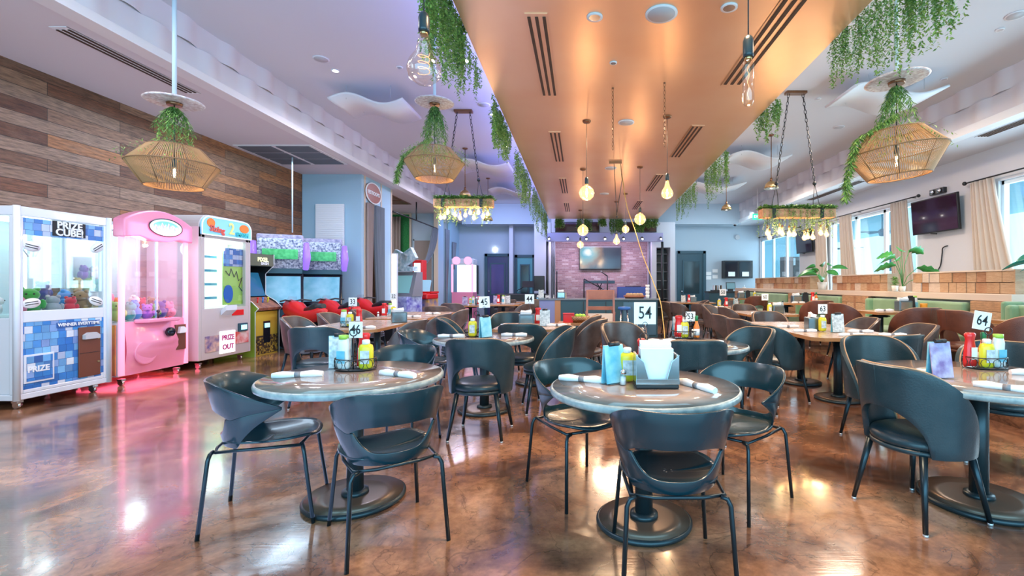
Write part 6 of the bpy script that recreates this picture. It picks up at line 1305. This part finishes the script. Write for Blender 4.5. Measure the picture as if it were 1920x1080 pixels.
# ================================================================== STAGE COUNTER
YK = 11.5; t = thing('stage_counter', 'long dark teal serving counter in front of the stage', 'counter', (X(1123,YK), YK, 0)); w = 1.5
MB().box(-w,w,-.04,.75,.91,.95).build('countertop', mat('counter_top', (.16,.20,.24), .12), t, bev=.006); MB().box(-w+.48,w-.06,.02,.70,0,.91).build('counter_body', M['dark_teal'], t)
MB().box(-w+.04,-w+.42,.0,.70,0,.91).build('side_cupboard', mat('cupboard_violet', (.20,.24,.48), .4), t); MB().box(-w+.42,-w+.56,-.01,.70,0,.91).build('corner_post', M['oak_edge'], t); MB().box(w-.9,w-.1,.0,.02,.06,.86).build('front_panel', mat('panel_blue', (.06,.16,.26), .4), t)
for k in range(1,4): MB().box(-w+.56+k*.55,-w+.58+k*.55,.005,.02,.04,.88).build('panel_seam', M['black'], t)
z = .95
setup('the left end of the stage counter', z, [('disp',X(1052,11.7),11.75,0), ('menu_print',X(1014,11.7),11.8,0), ('sh',X(1038,11.7),11.7)])
t = thing('bread_basket', 'shallow red wicker tray of food on the right of the counter', 'basket', (X(1190,11.7), 11.75, z)); MB().lathe([(.0001,.005),(.22,.005),(.22,0),(.28,.06),(.27,.065),(.21,.015)], n=28, sy=.5).build('basket_body', mat('tray_red', (.40,.14,.08), .6), t)
for k in range(5): tag(MB().sph((X(1190,11.7)-.16+.08*k, 11.74+.02*(k % 2), z+.085), (.065,.05,.045), 10).build('bread_roll', mat('bread', (.42,.30,.18), .7) if k == 0 else bpy.data.materials['bread']), ['leftmost','second','middle','fourth','rightmost'][k]+' bread roll in the red wicker tray', 'bread', 'rolls in the wicker tray')
t = thing('cup_stack', 'tall stack of white cups on the right end of the counter', 'cups', (X(1214,11.7), 11.7, z)); 
for k in range(4): MB().lathe([(.042,.085*k),(.052,.085*k+.08),(.046,.085*k+.084)], n=18).build('cup', M['paper'], t)
tag(MB().box(X(1058,11.8)-.05, X(1058,11.8)+.05, 11.8, 11.9, z, z+.14).build('napkin_box', mat('box_cream', (.6,.5,.4), .6)), 'small cream box beside the dispenser on the counter', 'box')
# wooden high chair
t = thing('high_chair', 'orange brown wooden high chair before the stage counter', 'high chair', (X(1126,8.0), 8.1, 0)); M['hc'] = mat('highchair_wood', (.22,.060,.022), .3, var=(.32,.10,.04), vscale=4)
for s_ in (-1,1):
    MB().prism([(s_*.24-.018,-.16,0),(s_*.24-.018,-.11,0),(s_*.225-.018,.0,1.20),(s_*.225-.018,-.045,1.20)], (.036,0,0)).build('back_leg', M['hc'], t); MB().prism([(s_*.24-.018,.30,0),(s_*.24-.018,.35,0),(s_*.225-.018,.18,.86),(s_*.225-.018,.14,.86)], (.036,0,0)).build('front_leg', M['hc'], t)
    MB().box(s_*.235-.02,s_*.235+.02,-.08,.24,.78,.82).build('armrest', M['hc'], t)
MB().box(-.22,.22,-.05,-.01,1.04,1.20).build('top_rail', M['hc'], t, bev=.006); MB().box(-.22,.22,-.06,-.03,.86,.92).build('mid_rail', M['hc'], t); MB().box(-.21,.21,-.075,-.05,.66,.80).build('back_pad', M['ledge'], t); MB().box(-.22,.22,-.09,.28,.58,.62).build('seat', M['hc'], t); MB().box(-.22,.22,-.105,-.07,.26,.52).build('lower_panel', M['hc'], t); MB().box(-.23,.23,-.12,.34,.20,.24).build('foot_rest', M['hc'], t)
for px, m_, lb in [(1172,M['blue'],'stool with blue seat in front of the counter'),(1204,PM['lime'],'stool with lime green seat in front of the counter')]:
    t = thing('bar_stool', lb, 'stool', (X(px,10.6), 10.8, 0), 0, 'coloured counter stools'); MB().lathe([(.0001,.70),(.13,.71),(.15,.74),(.14,.78),(.0001,.79)], n=20).build('seat', m_, t)
    for k in range(4): a = PI/4+PI/2*k; MB().cyl((.09*math.cos(a),.09*math.sin(a),.71),(.18*math.cos(a),.18*math.sin(a),0), .011, n=6).build('leg', M['chrome'], t)
    MB().tube([(.14*math.cos(a*PI/8),.14*math.sin(a*PI/8),.28) for a in range(16)], .008, 5, closed=True).build('foot_ring', M['chrome'], t)
# ================================================================== REAR RIGHT SERVICE AREA
t = thing('service_counter', 'dark service counter below the rear right wall cabinet', 'counter', (X(1362,17.5), 17.5, 0)); MB().box(-.75,.95,-.3,.3,.98,1.04).build('countertop', M['black'], t); MB().box(-.72,.92,-.27,.3,0,.98).build('counter_body', M['dark_teal'], t)
t = thing('wall_cabinet', 'black wall cabinet with two glass doors on the rear right wall', 'cabinet', (X(1382,19.8), 19.98, 1.92)); MB().box(-.60,.60,-.35,0,-.37,.37).build('cabinet_body', M['black'], t)
for s_ in (-1,1):
    q = MB().box(min(s_*.03,s_*.55),max(s_*.03,s_*.55),-.37,-.35,-.32,.32).build('glass_door', M['blackgloss'], t); MB().box(s_*.29-.14,s_*.29+.14,-.375,-.37,-.29,-.10).build('door_notice', M['paper'], q)
t = thing('pos_terminal', 'black till screen on the service counter', 'monitor', (X(1370,17.4), 17.4, 1.04)); MB().cbox((0,0,.2),(.34,.03,.26), rx=-12).build('screen_case', M['black'], t); MB().cbox((0,-.018,.2),(.30,.01,.22), rx=-12).build('screen', mat('till_screen', (.1,.2,.25), .2, emis=(.15,.3,.35), es=.4), t); MB().box(-.08,.08,-.05,.1,0,.09).build('screen_stand', M['black'], t)
t = thing('straw_cup', 'pink cup of straws on the service counter', 'cup', (X(1395,17.4), 17.4, 1.04)); MB().lathe([(.045,0),(.06,.16),(.052,.16),(.0001,.02)], n=18).build('cup', M['pot'], t); MB().cyl((0,0,.02),(.02,0,.24), .008, n=5).build('straw', M['paper'], t)
t = thing('dish_rack', 'dark tray of dishes at the left of the service counter', 'tray', (X(1345,17.4), 17.4, 1.04)); MB().box(-.22,.22,-.15,.15,0,.05).build('tray', M['black'], t)
for k in range(4): MB().cbox((-.14+.09*k,0,.13),(.02,.18,.18)).build('dish', M['bronze'] if k % 2 else M['paper'], t)
for k, (px, py) in enumerate([(1329,513),(1329,521),(1341,508),(1341,519)]):
    tag(MB().cbox((X(px,19.96),19.98,Z(py,19.96)), (.22,.01,.15)).build('wall_notice', M['paper']), ['upper left','lower left','upper right','lower right'][k]+' white notice on the wall beside the rear dark door', 'notice', 'notices beside the rear door')
t = thing('wall_clock', 'round white clock high on the rear right wall', 'clock', (X(1383,19.96), 19.98, Z(445,19.96))); mb = MB(); mb.M = Matrix.Rotation(R(90),4,'X'); mb.lathe([(.0001,.03),(.09,.03),(.10,0)], n=28).build('clock_face', M['paper'], t); mb = MB(); mb.M = Matrix.Rotation(R(90),4,'X'); mb.lathe([(.09,.034),(.105,.034),(.105,0)], n=28).build('clock_rim', M['lgrey'], t)
t = thing('security_camera', 'small dome camera under the rear right bulkhead', 'camera', (X(1379,19.1), 19.15, 3.75)); MB().lathe([(.0001,-.09),(.06,-.06),(.07,-.02),(.08,0)], n=18).build('camera_dome', M['blackgloss'], t); MB().lathe([(.085,-.015),(.09,0)], n=18).build('camera_ring', M['paper'], t)
t = thing('pantry_shelves', 'dark shelving inside the narrow rear doorway right of the stage', 'shelving', (X(1243,18.9), 19.2, 0)); MB().box(-.28,.28,.15,.2,0,2.7).build('back_panel', M['black'], t)
for k in range(7): MB().box(-.27,.27,-.2,.15,.35+.36*k,.38+.36*k).build('shelf', M['grey'], t)
for s_ in (-1,1): MB().box(s_*.28-.015,s_*.28+.015,-.2,.15,0,2.7).build('upright', M['black'], t)
t = thing('wall_light', 'small white wall light above the violet rear door', 'lamp', (X(928,19.96), 19.99, Z(468,19.96))); MB().box(-.05,.05,-.06,0,-.06,.06).build('light_body', M['lamp_white'], t, bev=.01)
